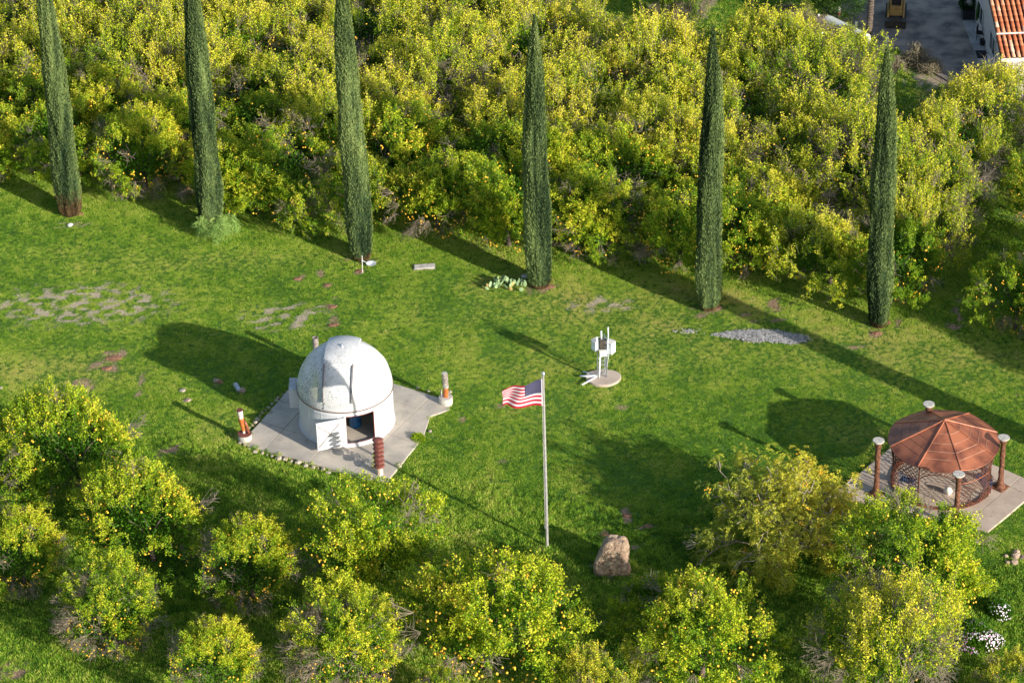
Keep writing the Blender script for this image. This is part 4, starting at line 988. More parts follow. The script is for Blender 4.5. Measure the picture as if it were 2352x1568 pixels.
for px_o, py_o, w_o, lb_o in ((2540, 655, 240, 'nearest the lawn'), (2500, 540, 230, 'second from the lawn'), (2620, 790, 240, 'beside the lawn corner'), (2470, 330, 220, 'farthest from the lawn')):
    by_crown(px_o, py_o, w_o, 2, 'lemon tree beyond the right frame edge across the lane, ' + lb_o, 1.0, 'lemon trees right of the lane')
by_crown(2338, 668, 175, 2, 'lemon tree at the right frame edge across the grassy lane', 1.1)
by_crown(1010, 1590, 120, 3, 'low bare-twigged lemon bush at the bottom edge right of the twiggy tree', .8)
by_crown(-90, 1110, 270, 2, 'lemon tree mostly beyond the left frame edge in the upper row')

# ------------------------------------------------------------------ orchard behind the cypresses
A0 = at(163, 491); A5 = at(2016, 745); row = unit((A5 - A0)[:2]); per_ = np.array([-row[1], row[0]])
cyp_s = []
def along(p): return float((np.asarray(p)[:2] - A0[:2]) @ row)
cyp_px = [(163, 492, 103, 0, -95, 1.42), (486, 532, 444, 0, -115, 1.5), (832, 592, 787, 0, -75, 1.45), (1240.6, 656, 1224.5, 37, None, 1.42), (1628, 706, 1635, 66, None, 1.42), (2016, 745, 2038, 112, None, 1.45)]
cyp_s = [along(at(c_[0], c_[1])) for c_ in cyp_px]
names5 = ['left of the leftmost cypress', 'between first and second cypress', 'between second and third cypress', 'between third and fourth cypress', 'between fourth and fifth cypress', 'between fifth and sixth cypress', 'right of the rightmost cypress']
ordw = ['leftmost', 'second from left', 'third from left', 'fourth from left', 'fifth from left', 'sixth from left', 'seventh from left']
rown = ['front', 'second', 'third', 'fourth', 'fifth', 'sixth', 'seventh', 'eighth', 'ninth', 'farthest']; seen_in = {}
cnt = 0
extra = [at(2062, 668), at(2098, 588), at(2145, 508), at(2190, 428)]
for e_, w_, lb in zip(extra, (5.2, 5.6, 5.6, 5.4), ('nearest the lawn', 'second from the lawn', 'third from the lawn', 'farthest from the lawn')):
    lemon_tree(e_[0], e_[1], w_, 4.4, 2 if w_ == 5.2 else 4, 'lemon tree lining the left side of the grassy lane, ' + lb, 'lemon trees of the orchard behind the cypresses')
for j in range(10):
    off = 3.4 + j * 4.15
    for i in range(-3, 16):
        s_ = -6.5 + i * 4.45 + (0.9 if j % 2 else 0) + rng.uniform(-.7, .7)
        o_ = off + rng.uniform(-.7, .7)
        q = A0[:2] + row * s_ + per_ * o_
        px, py = proj((q[0], q[1], 0)); 
        if px < -160 or px > 2500: continue
        tx, ty = proj((q[0], q[1], 4))
        if ty > 1568 or ty < -175: continue
        # grassy lane on the right
        lane0, lane1 = at(2140, 740), at(2420, 400)
        ld = unit((lane1 - lane0)[:2]); rel = q - lane0[:2]; side = ld[0] * rel[1] - ld[1] * rel[0]
        if -3.4 < side < 3.6: continue
        if any((q[0] - e_[0]) ** 2 + (q[1] - e_[1]) ** 2 < 10.5 for e_ in extra): continue
        if side < 0 and (py > 505 or px < 2335): continue
        # keep clear of the yard at upper right
        lim = float(np.interp(px, [1280, 1300, 1800, 1850, 1900, 1960, 2010, 2100, 2400], [-200, 175, 188, 225, 262, 295, 310, 330, 322]))
        if py < lim: continue
        sector = sum(1 for c_ in cyp_s if s_ > c_)
        if j < 2: v = [0, 2, 1, 0, 2, 6][cnt % 6]
        else: v = [4, 5, 6, 4, 7, 5, 6, 4, 5][int(rng.integers(0, 9))]
        if px > 1250 and py < 300 and rng.random() < .45: v = 7
        w = rng.uniform(5.2, 6.0) if j < 2 else rng.uniform(5.9, 6.9)
        kk = seen_in.get((sector, j), 0); seen_in[(sector, j)] = kk + 1
        lab = 'lemon tree in %s orchard row, %s %s' % (rown[j], ordw[kk], names5[sector])
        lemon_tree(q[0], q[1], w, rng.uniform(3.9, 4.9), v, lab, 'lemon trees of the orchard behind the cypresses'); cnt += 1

# ------------------------------------------------------------------ cypresses
def cypress_mesh(seed, Hh, wid):
    r = np.random.default_rng(seed)
    hh = np.array([0, .02, .06, .15, .35, .55, .65, .8, .88, .95, .985, 1.0]); ww = np.array([.62, .8, .9, 1.0, .95, .85, .77, .6, .42, .2, .07, .0])
    na, nh = 90, 420
    T = np.linspace(0, 2 * np.pi, na, endpoint=False); Zt = np.linspace(0, 1, nh)
    TT, ZZ = np.meshgrid(T, Zt); base = np.interp(ZZ, hh, ww) * wid / 2; nb_ = SN(seed + 9, 2, 8, 1.0, 3.0); base = base * (1 + .06 * nb_(np.stack([ZZ * Hh * .55, np.cos(TT) * .8], -1).reshape(-1, 2)).reshape(ZZ.shape))
    n1 = SN(seed, 3, 18, 1.0, 2.4); n2 = SN(seed + 1, 3, 20, 3.0, 7.0); n3 = SN(seed + 2, 3, 20, 8, 16)
    Q = np.stack([np.cos(TT) * 1.3, np.sin(TT) * 1.3, ZZ * Hh * .28], -1).reshape(-1, 3)
    nv_ = (0.5 * n1(Q) + .35 * n2(Q) + .2 * n3(Q)).reshape(TT.shape)
    rad = base * (1 + .17 * np.clip(nv_, -1.5, 1.0)) - .02
    rad = np.maximum(rad, 0.004)
    bx = SN(seed + 5, 2, 6, .3, .8)
    wob = .10 * np.stack([np.sin(ZZ * 5 + seed), np.cos(ZZ * 4 + seed * 2)], -1)
    V = np.stack([np.cos(TT) * rad + wob[..., 0] * ZZ * 0.8, np.sin(TT) * rad + wob[..., 1] * ZZ * .8, ZZ * Hh], -1).reshape(-1, 3)
    i0 = (np.arange(nh - 1)[:, None] * na + np.arange(na)[None]).ravel(); i1 = (np.arange(nh - 1)[:, None] * na + ((np.arange(na) + 1) % na)[None]).ravel()
    F = np.stack([i0, i1, i1 + na, i0 + na], 1)
    tcore = np.clip(.24 + .30 * nv_.reshape(-1)[F[:, 0]], 0, 1)  # furrow shade put into the colour: tint darkens with depth
    # upward sprays
    n_ = 26000; zt = r.random(n_) ** .9; th = r.uniform(0, 2 * np.pi, n_)
    ii_ = np.clip((zt * (nh - 1)).astype(int), 0, nh - 1); jj = (th / (2 * np.pi) * na).astype(int) % na
    b_ = V.reshape(nh, na, 3)[ii_, jj]; nvs = nv_[ii_, jj]
    o_ = np.stack([np.cos(th), np.sin(th), np.zeros(n_)], 1)
    P = b_ + o_ * r.uniform(-.03, .035, n_)[:, None]
    D = unit(o_ * r.uniform(.1, .42, n_)[:, None] + np.array([0, 0, 1.]) + r.normal(size=(n_, 3)) * .16)
    ts = np.clip(.50 + .28 * nvs + r.normal(size=n_) * .09, 0, 1)  # sprays deeper in the furrows tinted darker, painted shade again
    V2, F2, T2 = leaves(P, D, .17, .045, ts, r, .05)
    brown = None
    me = np_mesh('foliage', np.vstack([V, V2]), np.vstack([F, F2 + len(V)]), M['cypress'], np.concatenate([tcore, T2]))
    me.materials.append(M['cypress_brown'])
    zc_ = np.concatenate([V[F[:, 0], 2], V2[F2[:, 0], 2]]); ff = np.concatenate([nv_.reshape(-1)[F[:, 0]], nvs])
    lim = (1.1 if seed == 31 else .25); rb = r.random(len(zc_))
    mi = ((zc_ < lim * (0.5 + rb))).astype(np.int32)
    if seed in (34, 32): mi |= ((ff < -1.15) & (zc_ > Hh * .8) & (zc_ < Hh * .9)).astype(np.int32)
    me.polygons.foreach_set('material_index', mi)
    return me
lab_c = ['leftmost cypress in the row, brown and dry at its base', 'second cypress from the left, with a light green bush at its foot', 'third cypress from the left, with a white stake at its foot', 'fourth cypress from the left, directly behind the flag, with cactus at its foot', 'fifth cypress from the left, above the gravel patch', 'rightmost cypress in the row, mostly shaded, by the grassy lane']
cypm = []
for i, (bx_, by_, tx, ty0, tyy, wd) in enumerate(cyp_px):
    b_ = at(bx_, by_); top_y = tyy if tyy is not None else ty0
    hh_ = solve_y(b_, (0, 0, 1), top_y)
    t_ = thing('cypress', lab_c[i], 'cypress', (b_[0], b_[1], 0), 0, 'cypresses in a row along the orchard')
    # lean so that the tip stands where the photograph has it
    d_ = np.linalg.norm(b_ - EYE); natural = proj(b_ + np.array([0, 0, hh_]))[0]
    want = tx if tyy is None else tx - (bx_ - tx) * (0 - tyy) / by_
    t_.rotation_euler = (0, math.atan2((want - natural) * d_ / FPX, hh_), 0)
    me = cypress_mesh(31 + i, hh_, wd * (.93, .95, .91, .93, .93, .9)[i]); cypm.append(me)
    obj('foliage', me, t_, stuff=True)
    MB().tube([(0, 0, -.2), (0, 0, 1.5)], [.16, .13], 10).build('trunk', M['bark'], t_, True)
    print('cypress', i, round(hh_, 1))
# three more of the same avenue just outside the frame whose shadows cross the lawn
for i, (px, py, hgt) in enumerate(((2405, 790, 15.5), (2745, 1172, 17.5), (-300, 440, 16))):
    b_ = at(px, py); t_ = thing('cypress', ['cypress just beyond the right frame edge by the lane', 'cypress beyond the right frame edge whose long shadow crosses the lawn', 'cypress beyond the left frame edge'][i], 'cypress', (b_[0], b_[1], 0), 1.0, 'cypresses in a row along the orchard')
    o = obj('foliage', cypm[3 + i], t_, stuff=True); o.scale = (1, 1, hgt / 16.5)

# ------------------------------------------------------------------ yellow flowering shrub
sb = at(1806, 1262)
def branch_tree(seed, n0, lens, spread, up, r0, base_spread=.25):
    r = np.random.default_rng(seed); A = []; B = []; Ra = []; Rb = []; tips = []
    def grow(p, d, lv, rad):
        L_ = lens[lv] * r.uniform(.75, 1.25); mid = p + d * L_ * .5 + r.normal(size=3) * .05 * L_; e = mid + unit(d + r.normal(size=3) * .12) * L_ * .5
        A.extend([p, mid]); B.extend([mid, e]); Ra.extend([rad, rad * .85]); Rb.extend([rad * .85, rad * .65])
        if lv == len(lens) - 1: tips.append((e, unit(e - p))); return
        for _ in range(int(r.integers(3, 5))):
            grow(e if r.random() < .7 else mid, unit(d + r.normal(size=3) * spread[lv] + np.array([0, 0, up])), lv + 1, rad * .6)
    for i in range(n0):
        a = 6.283 * i / n0 + r.uniform(-.3, .3); e_ = r.uniform(.35, 1.35)
        grow(np.array([math.cos(a) * base_spread, math.sin(a) * base_spread, 0.]), np.array([math.cos(a) * math.cos(e_), math.sin(a) * math.cos(e_), math.sin(e_)]), 0, r0)
    return np.array(A), np.array(B), np.array(Ra), np.array(Rb), tips
def pinnate(tips, seed, per_tip, L_, leaf_l, leaf_w, nleaf, droop, tint_f):
    r = np.random.default_rng(seed); P = []; D = []; T = []
    for e, d in tips:
        tt = tint_f(e, r)
        for _ in range(per_tip):
            dd = unit(d * .5 + r.normal(size=3) * .8); st = e + r.normal(size=3) * .10
            side = unit(np.cross(dd, [0, 0, 1.])); 
            for k in range(nleaf):
                t_ = (k + 1) / nleaf; p_ = st + dd * L_ * t_ + np.array([0, 0, -droop * L_ * t_ * t_])
                s_ = 1 if k % 2 else -1; P.append(p_); D.append(side * s_ * .8 + dd * .5 + np.array([0, 0, -.35 * droop])); T.append(tt + r.normal() * .1)
    P = np.array(P); D = unit(np.array(D) + r.normal(size=P.shape) * .15)
    return leaves(P, D, leaf_l, leaf_w, np.clip(T, 0, 1), r, .08)
shr = thing('yellow_shrub', 'big spreading yellow-green flowering shrub with pale bare branches left of the gazebo', 'shrub', sb)
A, B, Ra, Rb, tips = branch_tree(5, 13, (1.9, 1.15, .8, .55), (.42, .5, .6), .05, .07)
# limit height by squashing, then let a few leaders stand up
sc = np.array([1.15, 1.12, .95])
A *= sc; B *= sc; tips = [(e * sc, d) for e, d in tips]
V, F = seg_tubes(A, B, np.maximum(Ra, .02), np.maximum(Rb, .015), 5)
obj('branches', np_mesh('branches', V, F, M['pale_branch'], None, True), shr, stuff=True)
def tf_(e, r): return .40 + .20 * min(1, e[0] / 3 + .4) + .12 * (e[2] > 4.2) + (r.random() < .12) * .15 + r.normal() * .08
for e, d in list(tips):
    if e[2] < 1.6 and rng.random() < .75: tips.append((e + rng.normal(size=3) * .3, d))
    if e[2] < 4.0:
        tips.append((e + rng.normal(size=3) * [.4, .4, .3], d))
tips = [t_ for t_ in tips if math.hypot(t_[0][0], t_[0][1]) < 4.4]
V, F, T = pinnate(tips, 8, 4, .34, .115, .042, 14, .75, tf_)
print('shrub tips', len(tips))
V[:, 2] = np.maximum(V[:, 2], .06)
obj('foliage', np_mesh('foliage', V, F, M['shrub_leaf'], T), shr, stuff=True)
fl = [tips[int(i)][0] for i in rng.integers(0, len(tips), 46)]; fv, ff_ = _ico(1); fv = np.array(fv); ff_ = np.array(ff_)
Pf = np.array([f_ + rng.normal(size=3) * .07 + [0, 0, .06] for f_ in fl for _ in range(6)])
obj('blossoms', np_mesh('blossoms', (Pf[:, None] + fv[None] * .042).reshape(-1, 3), (np.arange(len(Pf))[:, None, None] * len(fv) + ff_[None]).reshape(-1, 3), M['flower_yellow']), shr, stuff=True)

# pale green bush at the foot of the second cypress
q = at(500, 543); bu = thing('feathery_bush', 'light green feathery bush in front of the second cypress from the left', 'bush', q)
A, B, Ra, Rb, tips = branch_tree(9, 11, (.55, .42, .34), (.5, .6), .12, .02, .15)
V, F = seg_tubes(A, B, Ra, Rb, 4); obj('stems', np_mesh('stems', V, F, M['twig_green']), bu, stuff=True)
V, F, T = pinnate(tips, 3, 7, .36, .10, .028, 14, .7, lambda e, r: .6 + .2 * (e[2] > 1) + r.normal() * .1)
V[:, 2] = np.maximum(V[:, 2], .03)
obj('foliage', np_mesh('foliage', V, F, M['bush_leaf'], T), bu, stuff=True); bu.scale = (.88, .8, 1.0)

# flowering bush bottom right
def mound(name, label, cat, px, py, rx, rz_, mats, seed, nleaf=5000, nf=500, leafm='lemon_leaf', tint=.12):
    r = np.random.default_rng(seed); q = at(px, py, rz_ * .5); t_ = thing(name, label, cat, (q[0], q[1], 0))
    d = unit(r.normal(size=(nleaf, 3))); d[:, 2] = np.abs(d[:, 2]); nn = SN(seed, 3, 10, 1.5, 4)
    s_ = (1 + .2 * nn(d)) * r.uniform(.7, 1, nleaf)
    P = d * s_[:, None] * np.array([rx, rx, rz_]); V, F, T = leaves(P, unit(d + r.normal(size=d.shape) * .6), .10, .04, np.clip(tint + r.normal(size=nleaf) * .06, 0, 1), r)
    obj('foliage', np_mesh('foliage', V, F, M[leafm], T), t_, stuff=True)
    MB().tube([(0, 0, -.05), (0, 0, rz_ * .7)], [.05, .02], 6).build('stem', M['twig'], t_)
    for mt, frac, bias in mats:
        k = int(nf * frac); d = unit(r.normal(size=(k, 3)) + np.array(bias)); d[:, 2] = np.abs(d[:, 2]); g = nn(d * 1.5) + r.normal(size=k) * .4; d = d[g > .05]
        Pf = d * (1 + .2 * nn(d))[:, None] * np.array([rx, rx, rz_]) * 1.0
        # flat five-petal discs
        k = len(d); a_ = unit(np.cross(d, r.normal(size=d.shape))); b__ = np.cross(d, a_); VV = [Pf + d * .02]
        for m_ in range(6): VV.append(Pf + (a_ * math.cos(m_ * 1.047) + b__ * math.sin(m_ * 1.047)) * .035)
        VV = np.stack(VV, 1).reshape(-1, 3); fq = np.array([[0, m_ + 1, (m_ + 1) % 6 + 1] for m_ in range(6)])
        obj('flowers', np_mesh('flowers', VV, (np.arange(k)[:, None, None] * 7 + fq[None]).reshape(-1, 3), M[mt]), t_, stuff=True)
mound('daisy_bush', 'low bush thick with white and pink flowers beside the lemon tree at lower right', 'flower bush', 2246, 1450, 1.05, .62, (('petal_white', .6, (.5, -.5, .1)), ('petal_pink', .4, (-.6, -.3, .4))), 4, 6500, 620)
mound('daisy_bush', 'smaller bush with scattered white flowers above the pink and white one', 'flower bush', 2295, 1393, .62, .6, (('petal_white', 1, (.3, -.2, .3)),), 6, 3600, 160)
mound('weed_clump', 'leafy green weed clump growing at the right edge of the observatory pad', 'weeds', *Z1(1850, 1110), .34, .34, (('flower_yellow', .03, (0, 0, 1)),), 7, 900, 200, 'lemon_leaf', .42)
mound('weed_clump', 'leafy weed with a yellow flower head beside the disc sculpture', 'weeds', *Z1(1450, 1330), .2, .9, (('flower_yellow', .1, (0, 0, 1)),), 8, 260, 200, 'lemon_leaf', .6)
for nm, px, py, r_ in (('dry_bush', 2315, 1015, .0),):
    pass

# prickly pear
q = at(1162, 660); pc = thing('prickly_pear', 'low prickly pear cactus with pale pads left of the fourth cypress', 'cactus', (q[0], q[1], 0))
r_ = random.Random(3)
pad_me = [MB().add(*_ico(2)).mesh('cactus_pad', M['cactus'], True), MB().add(*_ico(2)).mesh('cactus_pad', M['cactus_dry'], True)]
for i in range(46):
    x = r_.uniform(-1.0, 1.05); y = r_.uniform(-.42, .42) - .15 * x; z = r_.uniform(.1, .5) * (1.1 - abs(x) * .4)
    o = obj('cactus_pad', pad_me[0 if r_.random() < .86 else 1], pc, (x, y, z)); o.scale = (r_.uniform(.08, .13), .022, r_.uniform(.12, .19)); o.rotation_euler = (r_.uniform(-.5, .5), r_.uniform(-.7, .7), r_.uniform(-1.2, 1.2))

# ------------------------------------------------------------------ dry brush at the edge of the yard
def dry_bush(px, py, rx, rz_, label, seed, green=0.0, hgt=None):
    r = np.random.default_rng(seed); q = at(px, py); t_ = thing('dry_bush', label, 'dry bush', (q[0], q[1], 0), 0, 'dry brush between orchard and yard')
    n_ = 420; a = r.uniform(0, 6.28, n_); e = r.uniform(.25, 1.5, n_); d = np.stack([np.cos(a) * np.cos(e), np.sin(a) * np.cos(e), np.sin(e)], 1)
    A = d * r.uniform(0, .4, n_)[:, None] * [rx, rx, rz_]; B = A + unit(d + r.normal(size=d.shape) * .4) * r.uniform(.4, .9, n_)[:, None] * [rx, rx, rz_] * .8
    C2 = B + unit(d + r.normal(size=d.shape) * .8) * r.uniform(.15, .4, n_)[:, None]
    V, F = seg_tubes(np.vstack([A, B]), np.vstack([B, C2]), np.full(2 * n_, .012), np.full(2 * n_, .007))
    obj('twigs', np_mesh('twigs', V, F, M['twig']), t_, stuff=True)
    k = r.integers(0, n_, 3000); P = B[k] + (C2[k] - B[k]) * r.random((3000, 1)) + r.normal(size=(3000, 3)) * .08
    V, F, T = leaves(P, unit(r.normal(size=(3000, 3)) + [0, 0, .5]), .09, .035, r.random(3000), r)
    obj('foliage', np_mesh('foliage', V, F, M['dry_grass' if not green else 'lemon_leaf'], T if not green else .4 + T * .4), t_, stuff=True)
for i, (X_, Y_, rx, rz_, g_) in enumerate(((90, 330, 1.5, 1.3, 0), (300, 330, 1.1, 1.0, 0), (560, 470, 1.4, 1.1, 0), (430, 400, .8, 1.0, 1), (720, 500, 1.2, 1.0, 1), (930, 590, .8, .5, 0), (1100, 665, .7, .5, 0), (1300, 640, .8, 1.3, 0), (200, 250, .7, 1.6, 1), (1200, 615, .4, .4, 0), (60, 180, 1.0, .8, 0), (1430, 700, .8, .7, 0), (640, 420, .6, 1.1, 1))):
    dry_bush(*Z4(X_, Y_), rx, rz_, ['straw-coloured dry bush at the yard edge, %s' % s for s in ('near the top left of the white tank', 'below the white tank left end')][i % 2] if False else
             ('grey-tan dry bush ' if not g_ else 'sparse yellow-green bush ') + ['well left of the white tank', 'left of the white tank end', 'in front of the white tank middle', 'tall, touching the left end of the white tank', 'in front of the right end of the white tank', 'below the palm trunk', 'right of the rightmost cypress tip', 'bare, below the driveway', 'upright, by the shortest white post', 'on the tan verge below the tallest white post', 'under the pine at the top', 'on the verge under the driveway, farthest right', 'in front of the tank, leafy'][i], 60 + i, g_)

# ------------------------------------------------------------------ white tank, posts, palm, pine, standpipe
c0 = at(*Z4(420, 215), .45); c1 = at(*Z4(800, 400), .45)
tk = thing('tank', 'long white horizontal tank lying among brush beside the yard', 'tank', (*(c0 + c1)[:2] / 2, .45), math.atan2(c1[1] - c0[1], c1[0] - c0[0]))
Lk = np.linalg.norm(c1 - c0) / 2
mb = MB().tube([(-Lk, 0, 0), (-Lk + .02, 0, 0), (Lk - .02, 0, 0), (Lk, 0, 0)], [.38, .44, .44, .38], 28); mb.build('tank_shell', M['white_tank'], tk, True, auto=R_(35))
for s_ in (-.7, .7): MB().box((s_ * Lk, 0, -.36), (.12, .7, .3)).build('saddle', M['drum'], tk)
for k, (X_, Y0, Y1, lb) in enumerate(((335, 260, 140, 'short white post at upper left of the white tank'), (703, 330, 212, 'white post standing behind the right part of the white tank'), (1010, 470, 355, 'tall white post at the driveway edge above the rightmost cypress tip'))):
    b_ = at(*Z4(X_, Y0)); hh_ = solve_y(b_, (0, 0, 1), Z4(X_, Y1)[1]); t_ = thing('white_post', lb, 'post', b_, 0, 'white posts along the yard')
    MB().lathe([(.075, -.1), (.075, hh_ - .02), (.06, hh_)], 14).build('post_shaft', M['white_trim'], t_, True, auto=R_(35))
    MB().lathe([(.1, -.05), (.1, .02)], 14).build('post_foot', M['drum'], t_)
b_ = at(*Z4(537, 195)); t_ = thing('standpipe', 'short red and white banded standpipe behind the white tank', 'standpipe', b_)
for k, (z0, z1, mt) in enumerate(((0, .18, 'red'), (.183, .33, 'white_trim'), (.333, .5, 'red'), (.503, .72, 'white_trim'))):
    MB().lathe([(.09, z0), (.09, z1)], 12).build('band', M[mt], t_, True, auto=R_(35))
MB().lathe([(.12, .723), (.12, .8), (.05, .86)], 12).build('cap', M['white_trim'], t_)
# palm
b_ = at(*Z4(828, 385)); pm = thing('palm', 'rough grey palm trunk at the edge of the yard, crown above the frame', 'palm', b_)
pr = []; 
for i in range(140):
    z = i * .09; pr.append((.17 + .035 * (i % 2) - .003 * z, z))
mb = MB().lathe(pr, 14); mb.v = [(x * (1 + .18 * mnoise.noise(Vector((x * 9, y * 9, z * 5)))) + .025 * z, y, z) for x, y, z in mb.v]; mb.build('trunk', M['bark'], pm)
for i in range(26):
    a = i * 2.4; el = .9 - i * .05; P = []; D = []
    for k in range(40):
        t_ = k / 40 * 1.9; x = math.cos(a) * math.cos(el) * t_; y = math.sin(a) * math.cos(el) * t_; z = math.sin(el) * t_ - .28 * t_ * t_
        for s_ in (-1, 1): P.append((x + .31, y, z + 12.5)); D.append((-math.sin(a) * s_ + math.cos(a) * .6, math.cos(a) * s_ + math.sin(a) * .6, -.3))
    V, F, T = leaves(np.array(P), unit(np.array(D)), .5, .05, rng.random(80), rng)
    obj('frond', np_mesh('frond', V, F, M['palm_leaf'], T), pm)
# pine with rounded crown, its trunk above the frame
def blob_tree(name, label, cat, q, rx, rz_, zc, mat, seed, n_=14000, ll=.2, lw=.03, tone=.55, nb=26):
    r = np.random.default_rng(seed); t_ = thing(name, label, cat, (q[0], q[1], 0))
    cs = unit(r.normal(size=(nb, 3))) * r.uniform(.35, .75, (nb, 1)) * [rx, rx, rz_]; cr = r.uniform(.3, .5, nb) * rx
    k = r.integers(0, nb, n_); d = unit(r.normal(size=(n_, 3)))
    P = cs[k] + d * cr[k][:, None] * r.uniform(.75, 1.05, n_)[:, None] * [1, 1, .8] + [0, 0, zc]
    V, F, T = leaves(P, unit(d + [0, 0, .8] + r.normal(size=d.shape) * .4), ll, lw, np.clip(tone + r.normal(size=n_) * .15 + (r.random(nb) * .3 - .15)[k], 0, 1), r)
    obj('foliage', np_mesh('foliage', V, F, M[mat], T), t_, stuff=True)
    MB().tube([(0, 0, -.1), (0, 0, zc)], [.2, .12], 10).build('trunk', M['bark'], t_, True)
    for j in range(8):
        MB().tube([(0, 0, zc * .6), tuple(cs[j] + [0, 0, zc])], [.08, .03], 6).build('limb', M['bark'], t_, True)
    return t_
q = at(1912, -50, 2.4); blob_tree('pine_tree', 'round dark green pine crown hanging in at the top, left of the palm trunk', 'pine', q, 2.9, 2.1, 2.4, 'pine_leaf', 3, 50000, .17, .035, nb=40)
q = at(1560, -30, 2.2); lemon_tree(q[0], q[1], 4.2, 4.4, 7, 'isolated twiggy lemon tree at the top edge beside the green clearing', 'lemon trees at the top clearing')

# ------------------------------------------------------------------ house
P0 = at(*Z4(2160, 960)); P1 = at(*Z4(1860, 200)); hv = unit((P1 - P0)[:2]); hu = np.array([hv[1], -hv[0]])
hrz = math.atan2(hu[1], hu[0])
HB = thing('house', 'stucco house with orange clay barrel-tile roof at the upper right corner', 'house', (P0[0], P0[1], 0.09), hrz)
# local frame: +x along hu (right), +y along hv (away)
HL, HW, HH = 13.0, 8.0, 2.55
def toW(x, y, z): return np.array([P0[0] + hu[0] * x + hv[0] * y, P0[1] + hu[1] * x + hv[1] * y, z + .09])
PT = math.tan(R_(17))
def wallbox(nm, x0, x1, y0, y1, z0, z1, mat): return MB().box(((x0 + x1) / 2, (y0 + y1) / 2, (z0 + z1) / 2), (x1 - x0, y1 - y0, z1 - z0)).build(nm, mat, HB)
# left wall follows the roof slope: prism in y-z
def side_wall(x0, x1):
    pts_ = [(0.0, 0.0), (HL, 0.0), (HL, HH + .1), (HL * .72, HH + PT * HL * .72 * .8), (0.0, HH)]
    k = len(pts_); V = [(x0, a, b_) for a, b_ in pts_] + [(x1, a, b_) for a, b_ in pts_]
    return MB().add(V, [tuple(range(k)), tuple(range(k, 2 * k))[::-1]] + [(i, i + k, (i + 1) % k + k, (i + 1) % k) for i in range(k)])
side_wall(0, .2).build('wall', M['stucco'], HB); side_wall(HW - .2, HW).build('wall', M['stucco'], HB)
wallbox('front_wall', .2, HW - .2, 0, .2, 0, HH, M['stucco']); wallbox('back_wall', .2, HW - .2, HL - .2, HL, 0, HH, M['stucco'])
for i in range(26):
    MB().box((.35 + i * .28, -.015, HH / 2), (.02, .03, HH)).build('siding_batten', M['white_trim'], HB)
for wy, wz in ((4.1, 1.35), (8.2, 1.35)):
    o = MB().box((-.02, wy, wz), (.06, 1.5, 1.1)).build('window', M['glass'], HB)
    for a, b_ in ((0, .58), (0, -.58)): MB().box((-.045, wy, wz + b_), (.05, 1.6, .06)).build('window_frame', M['white_trim'], o)
    for a in (-.78, 0, .78): MB().box((-.048, wy + a, wz), (.05, .05, 1.1)).build('window_frame', M['white_trim'], o)
o = MB().box((-.02, 1.15, 1.02), (.06, .85, 2.04)).build('door', M['glass'], HB)
for a in (-.46, .46): MB().box((-.045, 1.15 + a, 1.04), (.06, .07, 2.1)).build('door_frame', M['white_trim'], o)
# roof in two runs of barrel tiles
OV = .42
def roof_run(y0, z0, y1, nm_seed):
    x0, x1 = -OV, 4.6
    z1 = z0 + (y1 - y0) * PT
    V = [(x0, y0, z0 - .06), (HW + .4, y0, z0 - .06), (HW + .4, y1, z1 - .06), (x0, y1, z1 - .06)]
    V += [(a, b_, c_ - .08) for a, b_, c_ in V]
    MB().add(V, [(0, 1, 2, 3), (7, 6, 5, 4), (0, 4, 5, 1), (1, 5, 6, 2), (2, 6, 7, 3), (3, 7, 4, 0)]).build('roof_deck', M['rust_dark'], HB)
    return z1
L1 = solve_y(toW(-OV, -.35, HH + .12), toW(0, 1, PT) - toW(0, 0, 0), Z4(2060, 345)[1], 20)
print('roof run', L1)
z1 = roof_run(-.35, HH + .12, -.35 + L1, 1); Y2 = -.35 + L1
z2 = roof_run(Y2 - .1, z1 + .14, HL * .72, 2)
MB().box(((HW) / 2, Y2 - .02, z1 + .10), (HW + 2 * OV - .02, .16, .12)).build('flashing', M['white_trim'], HB)
MB().box(((HW) / 2, -.40, HH + .02), (HW + 2 * OV, .06, .2)).build('fascia', M['white_trim'], HB)
# back slope
V = [(-OV, HL * .72, z2 - .05), (HW + .4, HL * .72, z2 - .05), (HW + .4, HL + .5, HH), (-OV, HL + .5, HH)]
MB().add(V + [(a, b_, c_ - .1) for a, b_, c_ in V], [(0, 1, 2, 3), (7, 6, 5, 4), (0, 4, 5, 1), (1, 5, 6, 2), (2, 6, 7, 3), (3, 7, 4, 0)]).build('roof_back', M['tile'], HB)
